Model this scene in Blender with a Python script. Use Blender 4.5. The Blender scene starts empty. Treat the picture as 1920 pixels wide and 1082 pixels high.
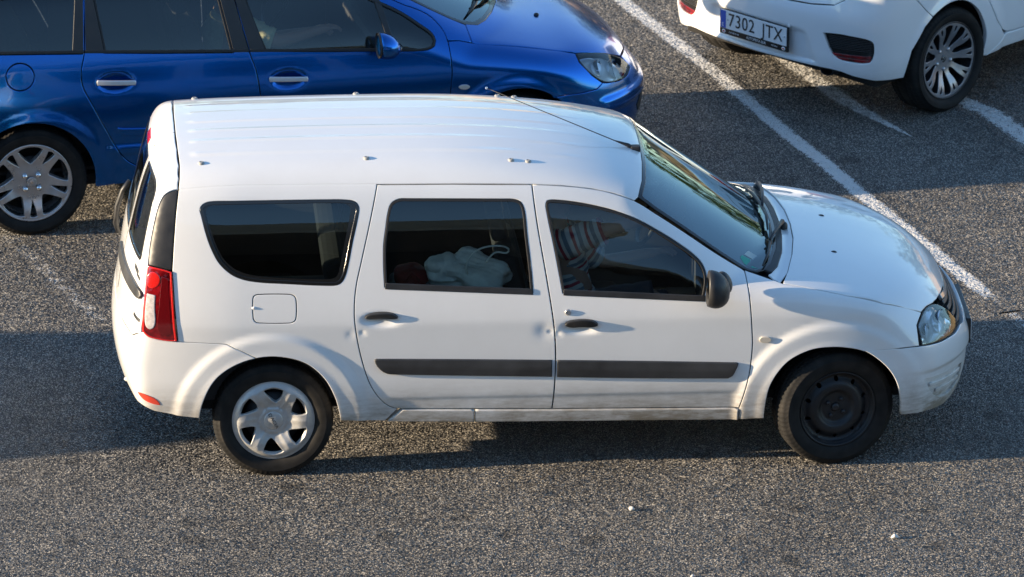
import bpy, bmesh, math, random
import numpy as np
from mathutils import Vector, Matrix
from mathutils.geometry import delaunay_2d_cdt
random.seed(7); rng = np.random.default_rng(7)
sc = bpy.context.scene
COL = sc.collection
# ------------------------------------------------------------------ camera
CAM_E, CAM_PSI, CAM_ROLL, CAM_D, CAM_F = 20.177, 4.15, 0.333, 42.0, 15198.947
def _cam():
    e, p, r = map(math.radians, (CAM_E, CAM_PSI, CAM_ROLL))
    back = Vector((-math.sin(p)*math.cos(e), -math.cos(p)*math.cos(e), math.sin(e)))
    loc = Vector((1.258, -.4, .845))+CAM_D*back
    right = (-back).cross(Vector((0, 0, 1))).normalized(); up = right.cross(-back)
    rr = math.cos(r)*right+math.sin(r)*up; uu = -math.sin(r)*right+math.cos(r)*up
    cd = bpy.data.cameras.new('camera'); cd.sensor_width = 36; cd.lens = CAM_F/1920*36
    cd.clip_start = 1; cd.clip_end = 3000
    co = bpy.data.objects.new('camera', cd); COL.objects.link(co)
    m = Matrix((rr, uu, back)).transposed().to_4x4(); m.translation = loc; co.matrix_world = m
    cd.dof.use_dof = True; cd.dof.focus_distance = 42.0; cd.dof.aperture_fstop = 6.3
    sc.camera = co
_cam()
# ------------------------------------------------------------------ sky and sun (low evening sun from behind the cars)
SUN_EL, SUN_AZ = 11.5, 5.2          # azimuth: degrees from -x towards the camera (-y)
sun_dir = Vector((-math.cos(math.radians(SUN_EL))*math.cos(math.radians(SUN_AZ)),
                  -math.cos(math.radians(SUN_EL))*math.sin(math.radians(SUN_AZ)), math.sin(math.radians(SUN_EL))))
w = bpy.data.worlds.new('World'); sc.world = w; w.use_nodes = True
nt = w.node_tree; bg = nt.nodes['Background']
sky = nt.nodes.new('ShaderNodeTexSky'); sky.sky_type = 'NISHITA'; sky.sun_disc = False
sky.sun_elevation = math.radians(SUN_EL)
sky.sun_rotation = math.atan2(sun_dir.x, sun_dir.y)
sky.air_density = 1.0; sky.dust_density = 0.0; sky.ozone_density = 2.6
nt.links.new(sky.outputs[0], bg.inputs[0]); bg.inputs[1].default_value = 0.138
sl = bpy.data.lights.new('sun', 'SUN'); sl.energy = 5.0; sl.angle = math.radians(0.55); sl.color = (1.0, .79, .54)
so = bpy.data.objects.new('sun', sl); COL.objects.link(so); so.rotation_euler = sun_dir.to_track_quat('Z', 'Y').to_euler()
so.location = (-30, -8, 20)
sc.view_settings.view_transform = 'Standard'; sc.view_settings.look = 'None'
sc.view_settings.exposure = 1.36; sc.view_settings.gamma = 1.0; sc.view_settings.use_curve_mapping = False
sc.render.engine = 'CYCLES'
sc.cycles.max_bounces = 10; sc.cycles.transparent_max_bounces = 16; sc.cycles.glossy_bounces = 6
sc.cycles.use_denoising = True
# ---------------------------------------------------------------- numeric helpers
class Spl:
    """natural cubic spline through (x, y), linear outside"""
    def __init__(s, pts):
        p = np.array(sorted(pts), float); s.x, s.y = p[:, 0], p[:, 1]
        n = len(s.x); h = np.diff(s.x); A = np.eye(n); b = np.zeros(n)
        for i in range(1, n-1):
            A[i, i-1] = h[i-1]; A[i, i] = 2*(h[i-1]+h[i]); A[i, i+1] = h[i]
            b[i] = 6*((s.y[i+1]-s.y[i])/h[i]-(s.y[i]-s.y[i-1])/h[i-1])
        s.m = np.linalg.solve(A, b); s.h = h
    def __call__(s, t):
        t = np.asarray(t, float); i = np.clip(np.searchsorted(s.x, t)-1, 0, len(s.x)-2)
        h = s.h[i]; tc = np.clip(t, s.x[0], s.x[-1]); a = (s.x[i+1]-tc)/h; b = (tc-s.x[i])/h
        v = a*s.y[i]+b*s.y[i+1]+((a**3-a)*s.m[i]+(b**3-b)*s.m[i+1])*h*h/6
        d0 = (s.y[1]-s.y[0])/s.h[0]-s.m[1]*s.h[0]/6; d1 = (s.y[-1]-s.y[-2])/s.h[-1]+s.m[-2]*s.h[-1]/6
        return v+np.where(t < s.x[0], (t-s.x[0])*d0, 0)+np.where(t > s.x[-1], (t-s.x[-1])*d1, 0)
def smin(a, b, k):
    h = np.clip(k-np.abs(a-b), 0, None)/k
    return np.minimum(a, b)-h*h*h*k/6.0
def smax(a, b, k): return -smin(-a, -b, k)
def sstep(a, b, t):
    t = np.clip((t-a)/(b-a), 0, 1); return t*t*t*(t*(t*6-15)+10)
def bump1(t, c, w): return np.exp(-((t-c)/w)**2)
def pw(t, p): return np.clip(t, 0, None)**p

# ---------------------------------------------------------------- van body: F > 0 inside
V_prof = Spl([(.15,.800),(.24,.822),(.30,.836),(.36,.848),(.46,.863),(.58,.869),(.70,.8715),(.80,.872),(.84,.8708),(.862,.8675),(.92,.8555),(1.0,.836),(1.1,.809),(1.3,.748),(1.43,.702),(1.516,.664),(1.60,.610),(1.70,.53)])
V_roofc = Spl([(-.9,1.58),(-.6,1.635),(-.35,1.652),(0,1.660),(.5,1.663),(1.0,1.654),(1.4,1.622),(1.7,1.578),(1.95,1.52),(2.2,1.445),(2.4,1.37)])
V_hoodc = Spl([(2.4,1.075),(2.7,1.04),(3.0,.988),(3.2,.935),(3.36,.875),(3.46,.82),(3.53,.76),(3.58,.69)])
V_frc = Spl([(.1,3.50),(.2,3.61),(.28,3.65),(.4,3.67),(.52,3.675),(.6,3.665),(.68,3.62),(.76,3.56),(.84,3.50),(.95,3.41)])
V_rrc = Spl([(.1,-.60),(.22,-.66),(.32,-.725),(.45,-.785),(.56,-.806),(.66,-.802),(.75,-.785),(.86,-.768),(1.0,-.745),(1.2,-.70),(1.4,-.648),(1.52,-.605),(1.62,-.56)])
V_XR, V_XF = 0.0, 2.905
def V_flare(x, z):
    out = 0
    for xc, zc, R, Ro, amp in ((V_XR-.015,.30,.362,.525,.013),(V_XF-.012,.30,.362,.53,.014)):
        r = np.hypot(x-xc, (z-zc)*1.02)
        out = out+amp*(1-sstep(Ro-.07, Ro, r))+.004*(1-sstep(R,R+.06,r))
    return out*sstep(.05,.12,z)
def V_S(x, z):
    tz = sstep(.2,1.5,z)
    w = V_prof(z)-(.055+.02*tz)*pw((-.15-x)/.65, 2)-.055*pw((x-2.6)/.75, 2.2)
    w = w-.03*tz*pw((x-1.0)/1.2,2)*sstep(1.0,1.3,z)   # roof side draws in towards the windscreen
    for hx, hz in ((.555,.858),(1.582,.797)):
        w = w-.017*np.exp(-(((x-hx)/.088)**2+((z-hz)/.034)**2)**2)
    for dx, dz, r, d in ((.458,.79,.014,.0035),(.398,.783,.022,.0022),(1.392,.784,.040,.0042),(1.424,.776,.012,.004),(1.466,.767,.014,.004)):
        w = w-d*np.exp(-((x-dx)**2+(z-dz)**2)/r**2)
    w = w-.006*sstep(.44,.40,z)*sstep(.45,.55,x)*(1-sstep(2.35,2.42,x))
    return w+V_flare(x, z)
def V_roof(x, y):
    a = np.abs(y)
    z = V_roofc(x)-.078*(a/.62)**2.4
    on = sstep(-.42,-.36,x)*(1-sstep(1.35,1.75,x))
    for yc in (0,.14,.28,.42): z = z+on*.0034*np.exp(-((a-yc)/.016)**4)
    return z
def V_wind(x, y):
    return 1.515-(x+.18*(np.abs(y)/.65)**3.0-1.945)*.70
def V_hood(x, y):
    a = np.abs(y)
    return V_hoodc(x)-.045*(a/.68)**2.6
def V_front(y, z): return V_frc(z)-.30*(np.abs(y)/.80)**2.5
def V_rear(y, z): return V_rrc(z)+.055*(np.abs(y)/.68)**2.2
def V_T(x, y):
    return smax(V_hood(x, y), smin(V_roof(x, y), V_wind(x, y), .03), .02)
def V_F(x, y, z):
    a = V_S(x, z)-np.abs(y)
    t = V_T(x, y)-z
    k = .14-.05*sstep(2.4,2.8,x)
    f = smin(a, t*.93, k)
    f = smin(f, x-V_rear(y, z), .10)
    f = smin(f, V_front(y, z)-x, .13)
    return f
# ---------------------------------------------------------------- root finding
def solve(F, O, D, t0, t1, n=64, it=11):
    """first F crossing outside->inside along O + t D: coarse march, then safeguarded false position"""
    O = np.atleast_2d(O); D = np.atleast_2d(D)
    N_ = max(len(O), len(D)); O = np.broadcast_to(O,(N_,3)); D = np.broadcast_to(D,(N_,3))
    n = max(14, int(n*.30)); ts = np.linspace(t0, t1, n); lo = np.full(N_, np.nan); hi = np.full(N_, np.nan); fl = np.zeros(N_); fh = np.zeros(N_)
    act = np.arange(N_); prev = None
    for k, t in enumerate(ts):
        P = O[act]+t*D[act]; f = F(P[:,0],P[:,1],P[:,2])
        if k:
            m = (prev < 0) & (f >= 0); i = act[m]
            lo[i] = ts[k-1]; hi[i] = t; fl[i] = prev[m]; fh[i] = f[m]
            act = act[~m]; prev = f[~m]
            if not len(act): break
        else: prev = f
    ok = np.where(~np.isnan(lo))[0]; l, h, a, b = lo[ok], hi[ok], fl[ok], fh[ok]; o, d = O[ok], D[ok]
    for k in range(it):
        mid = (l+h)/2 if k % 3 == 2 else l+(h-l)*np.clip(a/(a-b+1e-15), .02, .98)
        P = o+mid[:,None]*d; f = F(P[:,0],P[:,1],P[:,2]); neg = f < 0
        l = np.where(neg, mid, l); a = np.where(neg, f, a); h = np.where(neg, h, mid); b = np.where(neg, b, f)
    out = np.full((N_,3), np.nan); t = l+(h-l)*np.clip(a/(a-b+1e-15), 0, 1); out[ok] = o+t[:,None]*d
    return out
def grad(F, P, e=2e-3):
    g = np.stack([F(P[:,0]+e,P[:,1],P[:,2])-F(P[:,0]-e,P[:,1],P[:,2]),
                  F(P[:,0],P[:,1]+e,P[:,2])-F(P[:,0],P[:,1]-e,P[:,2]),
                  F(P[:,0],P[:,1],P[:,2]+e)-F(P[:,0],P[:,1],P[:,2]-e)],-1)
    g = -g; return g/np.maximum(np.linalg.norm(g,axis=1),1e-9)[:,None]
# ---------------------------------------------------------------- blue estate
B_prof = Spl([(.12,.80),(.22,.835),(.32,.855),(.45,.872),(.58,.880),(.70,.882),(.80,.876),(.88,.862),(.96,.842),(1.05,.812),(1.2,.752),(1.35,.685),(1.45,.63),(1.55,.565)])
B_roofc = Spl([(-.9,1.44),(-.5,1.505),(0,1.535),(.5,1.55),(1.0,1.54),(1.35,1.515),(1.6,1.475),(1.9,1.40),(2.1,1.33)])
B_hoodc = Spl([(1.9,1.075),(2.2,1.04),(2.5,.99),(2.8,.93),(3.05,.87),(3.25,.825),(3.40,.765),(3.5,.70),(3.57,.61)])
B_frc = Spl([(.1,3.45),(.2,3.55),(.3,3.605),(.42,3.63),(.52,3.63),(.6,3.61),(.68,3.56),(.78,3.47),(.9,3.32)])
B_rrc = Spl([(.1,-.70),(.25,-.80),(.45,-.83),(.65,-.83),(.8,-.80),(1.0,-.78),(1.2,-.72),(1.4,-.63),(1.5,-.57)])
def B_flare(x, z):
    out = 0
    for xc, R, Ro, amp in ((0,.345,.45,.014),(2.708,.345,.47,.016)):
        r = np.hypot(x-xc, z-.305); out = out+amp*(1-sstep(R+.02, Ro, r))
    return out*sstep(.05,.12,z)
def B_S(x, z):
    w = B_prof(z)-.06*pw((-.1-x)/.7,2)-.10*pw((x-2.45)/.95,2.2)-.05*pw((x-1.0)/1.2,2)*sstep(.98,1.25,z)
    w = w+.010*np.exp(-((z-.475)/.028)**4)*sstep(.38,.42,x)*(1-sstep(2.18,2.22,x))  # moulding
    for hx, hz in ((.45,.872),(1.427,.822)):
        w = w-.024*np.exp(-(((x-hx)/.085)**2+((z-hz)/.045)**2)**2)
    return w+B_flare(x, z)
def B_wind(x, y): return 1.41-(x+.22*(np.abs(y)/.65)**2.2-1.88)*.50
def B_hood(x, y): return B_hoodc(x)-.05*(np.abs(y)/.72)**2.4
def B_roof(x, y): return B_roofc(x)-.07*(np.abs(y)/.6)**2.3
def B_front(y, z): return B_frc(z)-.44*(np.abs(y)/.85)**2.7
def B_rear(y, z): return B_rrc(z)+.09*(np.abs(y)/.7)**2.4
def B_F(x, y, z):
    t = smax(B_hood(x, y), smin(B_roof(x, y), B_wind(x, y), .03), .02)-z
    f = smin(B_S(x, z)-np.abs(y), t*.93, .17)
    f = smin(f, x-B_rear(y, z), .12)
    return smin(f, (B_front(y, z)-x)*.9, .16)
# ---------------------------------------------------------------- white hatchback (its rear faces us)
K_prof = Spl([(.12,.80),(.22,.845),(.35,.872),(.5,.885),(.65,.890),(.78,.886),(.88,.872),(.98,.845),(1.1,.79),(1.25,.70),(1.38,.61),(1.5,.52)])
K_roofc = Spl([(-.8,1.33),(-.5,1.40),(0,1.455),(.5,1.47),(1.0,1.46),(1.4,1.41),(1.7,1.33)])
K_hoodc = Spl([(1.9,1.05),(2.3,1.00),(2.7,.92),(3.1,.80),(3.4,.66)])
K_frc = Spl([(.1,3.36),(.25,3.48),(.45,3.52),(.6,3.50),(.75,3.42),(.9,3.28)])
K_rrc = Spl([(.1,-.62),(.20,-.70),(.26,-.74),(.34,-.765),(.45,-.775),(.56,-.785),(.66,-.79),(.74,-.775),(.85,-.755),(1.0,-.74),(1.15,-.67),(1.3,-.57),(1.42,-.47)])
def K_flare(x, z):
    out = 0
    for xc in (0, 2.65):
        r = np.hypot(x-xc, z-.315); out = out+.018*(1-sstep(.36,.46,r))
    return out*sstep(.05,.12,z)
def K_S(x, z):
    return K_prof(z)-.10*pw((-.15-x)/.65,2)-.10*pw((x-2.4)/1.0,2.2)-.05*pw((x-1.0)/1.0,2)*sstep(.95,1.2,z)-.16*sstep(.9,1.25,z)*pw((.1-x)/.8,1.6)+K_flare(x, z)
def K_wind(x, y): return 1.40-(x+.26*(np.abs(y)/.62)**2.2-1.4)*.55
def K_front(y, z): return K_frc(z)-.45*(np.abs(y)/.85)**2.6
def K_rear(y, z):
    a = np.abs(y)
    x = K_rrc(z)+.13*(a/.75)**2.4
    # recess for the number plate
    rec = sstep(.50,.44,a*1.0+.0)*0+(1-sstep(.36,.47,a+.55*np.abs(z-.40)*.0+(z-.36)*.35))*sstep(.335,.36,z)*(1-sstep(.50,.56,z))
    return x+.022*rec
def K_F(x, y, z):
    hood = K_hoodc(x)-.05*(np.abs(y)/.72)**2.4
    t = smax(hood, smin(K_roofc(x)-.07*(np.abs(y)/.58)**2.3, K_wind(x, y), .03), .02)-z
    f = smin(K_S(x, z)-np.abs(y), t*.93, .16)
    f = smin(f, x-K_rear(y, z), .22)
    return smin(f, (K_front(y, z)-x)*.9, .16)
def frame(org, deg):
    a = math.radians(deg); c, s = math.cos(a), math.sin(a)
    return np.array([[c,-s,0,org[0]],[s,c,0,org[1]],[0,0,1,0],[0,0,0,1.]])
def inv_pts(M, P): return (np.asarray(P)-M[:3,3])@M[:3,:3]
def inv_dir(M, D): return np.asarray(D)@M[:3,:3]
B_M = frame((-1.29,3.743), 9.0)
K_M = frame((3.055+.78*.743,4.92+.78*.669), 42.0)
# ------------------------------------------------------------------ node helpers and materials
def N(nt, typ, **kw):
    n = nt.nodes.new(typ)
    for k, v in kw.items():
        if k.startswith('i_'): n.inputs[int(k[2:])].default_value = v
        elif k.startswith('s_'): n.inputs[k[2:].replace('_', ' ')].default_value = v
        else: setattr(n, k, v)
    return n
def L(nt, a, b): nt.links.new(a, b)
def newmat(name):
    m = bpy.data.materials.new(name); m.use_nodes = True
    nt = m.node_tree; return m, nt, nt.nodes['Principled BSDF']
def setp(p, **kw):
    for k, v in kw.items():
        p.inputs[k.replace('_', ' ')].default_value = v
def simple(name, col, rough=.5, metal=0., coat=0., spec=.5, noise=0., nscale=40., bump=0., bscale=200.):
    m, nt, p = newmat(name); setp(p, Base_Color=(*col, 1), Roughness=rough, Metallic=metal, Coat_Weight=coat, Coat_Roughness=.04, Specular_IOR_Level=spec)
    if noise or bump:
        tc = N(nt, 'ShaderNodeTexCoord')
    if noise:
        n = N(nt, 'ShaderNodeTexNoise', s_Scale=nscale, s_Detail=5.0, s_Roughness=.65); L(nt, tc.outputs['Object'], n.inputs['Vector'])
        r = N(nt, 'ShaderNodeMapRange', i_1=.3, i_2=.7, i_3=1-noise, i_4=1+noise); L(nt, n.outputs[0], r.inputs[0])
        mx = N(nt, 'ShaderNodeVectorMath', operation='SCALE'); mx.inputs[0].default_value = col; L(nt, r.outputs[0], mx.inputs['Scale'])
        L(nt, mx.outputs[0], p.inputs['Base Color'])
        r2 = N(nt, 'ShaderNodeMapRange', i_1=.3, i_2=.7, i_3=max(0, rough-.08), i_4=min(1, rough+.1)); L(nt, n.outputs[0], r2.inputs[0]); L(nt, r2.outputs[0], p.inputs['Roughness'])
    if bump:
        n2 = N(nt, 'ShaderNodeTexNoise', s_Scale=bscale, s_Detail=3.0); L(nt, tc.outputs['Object'], n2.inputs['Vector'])
        b = N(nt, 'ShaderNodeBump', s_Strength=bump, s_Distance=.002); L(nt, n2.outputs[0], b.inputs['Height']); L(nt, b.outputs[0], p.inputs['Normal'])
    return m
def paint(name, col, metal=0., rough=.32, dirt=.0, dirtcol=(.17,.14,.10), coat=1., flake=0., zhi=.50, spec=.5):
    """car paint under a clear coat; road dirt gathers on the low panels in patches, streaks and specks"""
    m, nt, p = newmat(name); setp(p, Roughness=rough, Metallic=metal, Coat_Weight=coat, Coat_Roughness=.035, Coat_IOR=1.5, Specular_IOR_Level=spec)
    tc = N(nt, 'ShaderNodeTexCoord'); sp = N(nt, 'ShaderNodeSeparateXYZ'); L(nt, tc.outputs['Object'], sp.inputs[0])
    base = N(nt, 'ShaderNodeRGB'); base.outputs[0].default_value = (*col, 1)
    n1 = N(nt, 'ShaderNodeTexNoise', s_Scale=3.0, s_Detail=8.0, s_Roughness=.7); L(nt, tc.outputs['Object'], n1.inputs['Vector'])
    mp = N(nt, 'ShaderNodeMapping'); mp.inputs['Scale'].default_value = (9, 9, 45); L(nt, tc.outputs['Object'], mp.inputs[0])
    n2 = N(nt, 'ShaderNodeTexNoise', s_Scale=1.0, s_Detail=6.0, s_Roughness=.7); L(nt, mp.outputs[0], n2.inputs['Vector'])
    hz = N(nt, 'ShaderNodeMapRange', i_1=.22, i_2=zhi, i_3=1., i_4=0.); L(nt, sp.outputs[2], hz.inputs[0])
    hp = N(nt, 'ShaderNodeMath', operation='POWER', i_1=1.1); L(nt, hz.outputs[0], hp.inputs[0])
    a = N(nt, 'ShaderNodeMath', operation='ADD'); L(nt, n1.outputs[0], a.inputs[0]); L(nt, n2.outputs[0], a.inputs[1])
    r1 = N(nt, 'ShaderNodeMapRange', i_1=.70, i_2=1.15, i_3=0.25, i_4=1.); L(nt, a.outputs[0], r1.inputs[0])
    d1 = N(nt, 'ShaderNodeMath', operation='MULTIPLY'); L(nt, hp.outputs[0], d1.inputs[0]); L(nt, r1.outputs[0], d1.inputs[1])
    # thin film of dust everywhere + specks
    vo = N(nt, 'ShaderNodeTexVoronoi', s_Scale=26.0); L(nt, tc.outputs['Object'], vo.inputs['Vector'])
    sk = N(nt, 'ShaderNodeMapRange', i_1=.035, i_2=.075, i_3=1., i_4=0.); L(nt, vo.outputs[0], sk.inputs[0])
    sc2 = N(nt, 'ShaderNodeSeparateColor'); L(nt, vo.outputs['Color'], sc2.inputs[0])
    gt = N(nt, 'ShaderNodeMath', operation='GREATER_THAN', i_1=.86); L(nt, sc2.outputs[0], gt.inputs[0])
    sk2 = N(nt, 'ShaderNodeMath', operation='MULTIPLY'); L(nt, sk.outputs[0], sk2.inputs[0]); L(nt, gt.outputs[0], sk2.inputs[1])
    hz2 = N(nt, 'ShaderNodeMapRange', i_1=.3, i_2=.8, i_3=.75, i_4=.10); L(nt, sp.outputs[2], hz2.inputs[0])
    sk3 = N(nt, 'ShaderNodeMath', operation='MULTIPLY'); L(nt, sk2.outputs[0], sk3.inputs[0]); L(nt, hz2.outputs[0], sk3.inputs[1])
    film = N(nt, 'ShaderNodeMapRange', i_1=.35, i_2=.75, i_3=0., i_4=.06); L(nt, n1.outputs[0], film.inputs[0])
    s1 = N(nt, 'ShaderNodeMath', operation='ADD'); L(nt, d1.outputs[0], s1.inputs[0]); L(nt, film.outputs[0], s1.inputs[1])
    s2 = N(nt, 'ShaderNodeMath', operation='MAXIMUM'); L(nt, s1.outputs[0], s2.inputs[0]); L(nt, sk3.outputs[0], s2.inputs[1])
    s3 = N(nt, 'ShaderNodeMath', operation='MULTIPLY', i_1=dirt, use_clamp=True); L(nt, s2.outputs[0], s3.inputs[0])
    mx = N(nt, 'ShaderNodeMix', data_type='RGBA'); mx.inputs[7].default_value = (*dirtcol, 1)
    L(nt, s3.outputs[0], mx.inputs[0]); L(nt, base.outputs[0], mx.inputs[6]); L(nt, mx.outputs[2], p.inputs['Base Color'])
    cw = N(nt, 'ShaderNodeMapRange', i_1=0., i_2=.8, i_3=coat, i_4=.0); L(nt, s3.outputs[0], cw.inputs[0]); L(nt, cw.outputs[0], p.inputs['Coat Weight'])
    rr = N(nt, 'ShaderNodeMapRange', i_1=0., i_2=.8, i_3=rough, i_4=.8); L(nt, s3.outputs[0], rr.inputs[0]); L(nt, rr.outputs[0], p.inputs['Roughness'])
    # faint orange peel
    n3 = N(nt, 'ShaderNodeTexNoise', s_Scale=6.0, s_Detail=2.0); L(nt, tc.outputs['Object'], n3.inputs['Vector'])
    b = N(nt, 'ShaderNodeBump', s_Strength=.06, s_Distance=.02); L(nt, n3.outputs[0], b.inputs['Height']); L(nt, b.outputs[0], p.inputs['Coat Normal'])
    return m
def glass(name, tint, ior=1.62, rough=0.0, dust=.03, wave=0., mirror=(.88,.97,1.)):
    """thin tinted pane: Fresnel mix of a tinted see-through and a sharp mirror, with a film of dust"""
    m = bpy.data.materials.new(name); m.use_nodes = True; nt = m.node_tree; nt.nodes.clear()
    o = N(nt, 'ShaderNodeOutputMaterial'); tr = N(nt, 'ShaderNodeBsdfTransparent'); tr.inputs[0].default_value = (*tint, 1)
    gl = N(nt, 'ShaderNodeBsdfGlossy'); gl.inputs['Roughness'].default_value = rough; gl.inputs[0].default_value = (*mirror, 1)
    fr = N(nt, 'ShaderNodeFresnel'); fr.inputs[0].default_value = ior
    mx = N(nt, 'ShaderNodeMixShader'); L(nt, fr.outputs[0], mx.inputs[0]); L(nt, tr.outputs[0], mx.inputs[1]); L(nt, gl.outputs[0], mx.inputs[2])
    df = N(nt, 'ShaderNodeBsdfDiffuse'); df.inputs[0].default_value = (.35, .33, .30, 1)
    tc = N(nt, 'ShaderNodeTexCoord'); n = N(nt, 'ShaderNodeTexNoise', s_Scale=7.0, s_Detail=8.0, s_Roughness=.7); L(nt, tc.outputs['Object'], n.inputs['Vector'])
    r = N(nt, 'ShaderNodeMapRange', i_1=.35, i_2=.8, i_3=dust*.2, i_4=dust*2.0); L(nt, n.outputs[0], r.inputs[0])
    mx2 = N(nt, 'ShaderNodeMixShader'); L(nt, r.outputs[0], mx2.inputs[0]); L(nt, mx.outputs[0], mx2.inputs[1]); L(nt, df.outputs[0], mx2.inputs[2])
    if wave:
        n3 = N(nt, 'ShaderNodeTexNoise', s_Scale=2.5, s_Detail=1.0); L(nt, tc.outputs['Object'], n3.inputs['Vector'])
        b = N(nt, 'ShaderNodeBump', s_Strength=wave, s_Distance=.02); L(nt, n3.outputs[0], b.inputs['Height'])
        L(nt, b.outputs[0], gl.inputs['Normal']); L(nt, b.outputs[0], fr.inputs['Normal'])
    L(nt, mx2.outputs[0], o.inputs[0]); return m
M = {}
M['white'] = paint('van_white_paint', (.78,.785,.78), dirt=1.25, rough=.35, zhi=.54, dirtcol=(.24,.205,.155))
M['white2'] = paint('hatchback_white_paint', (.82,.83,.84), dirt=.35, rough=.3, zhi=.42)
M['blue'] = paint('estate_blue_paint', (.0002,.12,.46), metal=.9, coat=.6, dirt=.03, rough=.2, dirtcol=(.08,.09,.11))
M['grey_paint'] = paint('grey_paint', (.25,.26,.27), metal=.3, dirt=.3)
M['plastic'] = simple('black_plastic', (.022,.022,.023), .45, noise=.25, nscale=12, bump=.05, bscale=900)
M['plastic_grey'] = simple('grey_plastic', (.036,.037,.039), .45, noise=.4, nscale=5, bump=.1, bscale=700)
M['gloss_black'] = simple('gloss_black', (.012,.012,.012), .18, coat=.4)
M['rubber'] = simple('window_rubber', (.013,.013,.014), .6)
M['liner'] = simple('black_liner', (.008,.008,.008), .9)
M['interior'] = simple('interior_fabric', (.030,.031,.034), .9, noise=.3, nscale=30)
M['interior2'] = simple('interior_plastic', (.045,.046,.05), .7)
M['chrome'] = simple('chrome', (.75,.76,.78), .08, metal=1.)
M['silver'] = simple('silver_alloy', (.50,.50,.51), .32, metal=.75, noise=.08, nscale=25)
M['hubsilver'] = simple('hubcap_silver', (.46,.455,.44), .42, metal=.35, noise=.12, nscale=25)
M['machined'] = simple('machined_alloy', (.34,.34,.36), .35, metal=.7)
M['steel_black'] = simple('black_steel', (.010,.011,.013), .5, noise=.4, nscale=14)
M['dark_alloy'] = simple('dark_alloy', (.03,.03,.033), .4, metal=.3)
M['glass_side'] = glass('tinted_side_glass', (.80,.87,.87), ior=1.75, dust=.004, wave=.04)
M['glass_dark'] = glass('dark_tinted_glass', (.48,.55,.55), ior=1.75, dust=.003, wave=.04)
M['glass_wind'] = glass('windscreen_glass', (.45,.58,.58), ior=2.75, dust=.004, wave=.05, mirror=(.78,.95,1.0))
M['lens'] = glass('clear_lens', (.95,.97,.98), ior=1.5, dust=.0)
M['handle_silver'] = simple('silver_handle', (.62,.62,.63), .3, metal=.5, coat=.5)
def redlens():
    m, nt, p = newmat('red_lens'); setp(p, Roughness=.12, Coat_Weight=1., Coat_Roughness=.02)
    tc = N(nt, 'ShaderNodeTexCoord'); n = N(nt, 'ShaderNodeTexNoise', s_Scale=14.0, s_Detail=2.0); L(nt, tc.outputs['Object'], n.inputs['Vector'])
    r = N(nt, 'ShaderNodeValToRGB'); r.color_ramp.elements[0].position = .35; r.color_ramp.elements[0].color = (.055,.0015,.003,1)
    r.color_ramp.elements[1].position = .7; r.color_ramp.elements[1].color = (.30,.006,.010,1)
    L(nt, n.outputs[0], r.inputs[0]); L(nt, r.outputs[0], p.inputs['Base Color'])
    w = N(nt, 'ShaderNodeTexVoronoi', s_Scale=45.0); L(nt, tc.outputs['Object'], w.inputs['Vector'])
    b = N(nt, 'ShaderNodeBump', s_Strength=.35, s_Distance=.004); L(nt, w.outputs[0], b.inputs['Height']); L(nt, b.outputs[0], p.inputs['Normal'])
    return m
M['red'] = redlens()
M['red_glass'] = glass('red_cover', (.75,.02,.03), ior=1.5, dust=.0)
M['red_bright'] = simple('bright_red_lens', (.60,.015,.012), .15, coat=1.)
M['orange_red'] = simple('orange_red_reflector', (.70,.07,.04), .35, coat=.2)
M['skin'] = simple('skin', (.42,.24,.17), .55)
M['hair'] = simple('dark_hair', (.03,.02,.015), .6)
M['jeans'] = simple('dark_jeans', (.016,.020,.035), .9, noise=.3, nscale=60)
M['canvas'] = simple('pale_canvas', (.80,.81,.72), .9, noise=.12, nscale=25, bump=.3, bscale=120)
M['red_cloth'] = simple('red_cloth', (.16,.010,.008), .8, noise=.4, nscale=18)
M['yellow_cloth'] = simple('pale_yellow_cloth', (.65,.62,.36), .85, noise=.15, nscale=25)
M['plate'] = simple('plate_white', (.72,.73,.74), .35, coat=.2)
M['plate_blue'] = simple('plate_blue', (.01,.08,.45), .35)
M['ink'] = simple('black_ink', (.010,.010,.011), .4)
M['white_ink'] = simple('white_ink', (.75,.75,.75), .5)
M['sticker_green'] = simple('green_sticker', (.02,.30,.22), .5)
M['stud'] = simple('grey_stud', (.30,.30,.29), .6)
M['stone'] = simple('pale_stone', (.55,.54,.51), .8, noise=.15, nscale=60)
M['concrete'] = simple('pale_concrete', (.42,.36,.29), .85, noise=.2, nscale=3)
M['tan_wall'] = simple('tan_render', (.50,.36,.22), .85, noise=.15, nscale=2)
M['bark'] = simple('bark', (.08,.055,.04), .9, noise=.3, nscale=12)
M['leaf'] = simple('leaf', (.05,.09,.025), .6, noise=.5, nscale=1.5)
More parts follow.
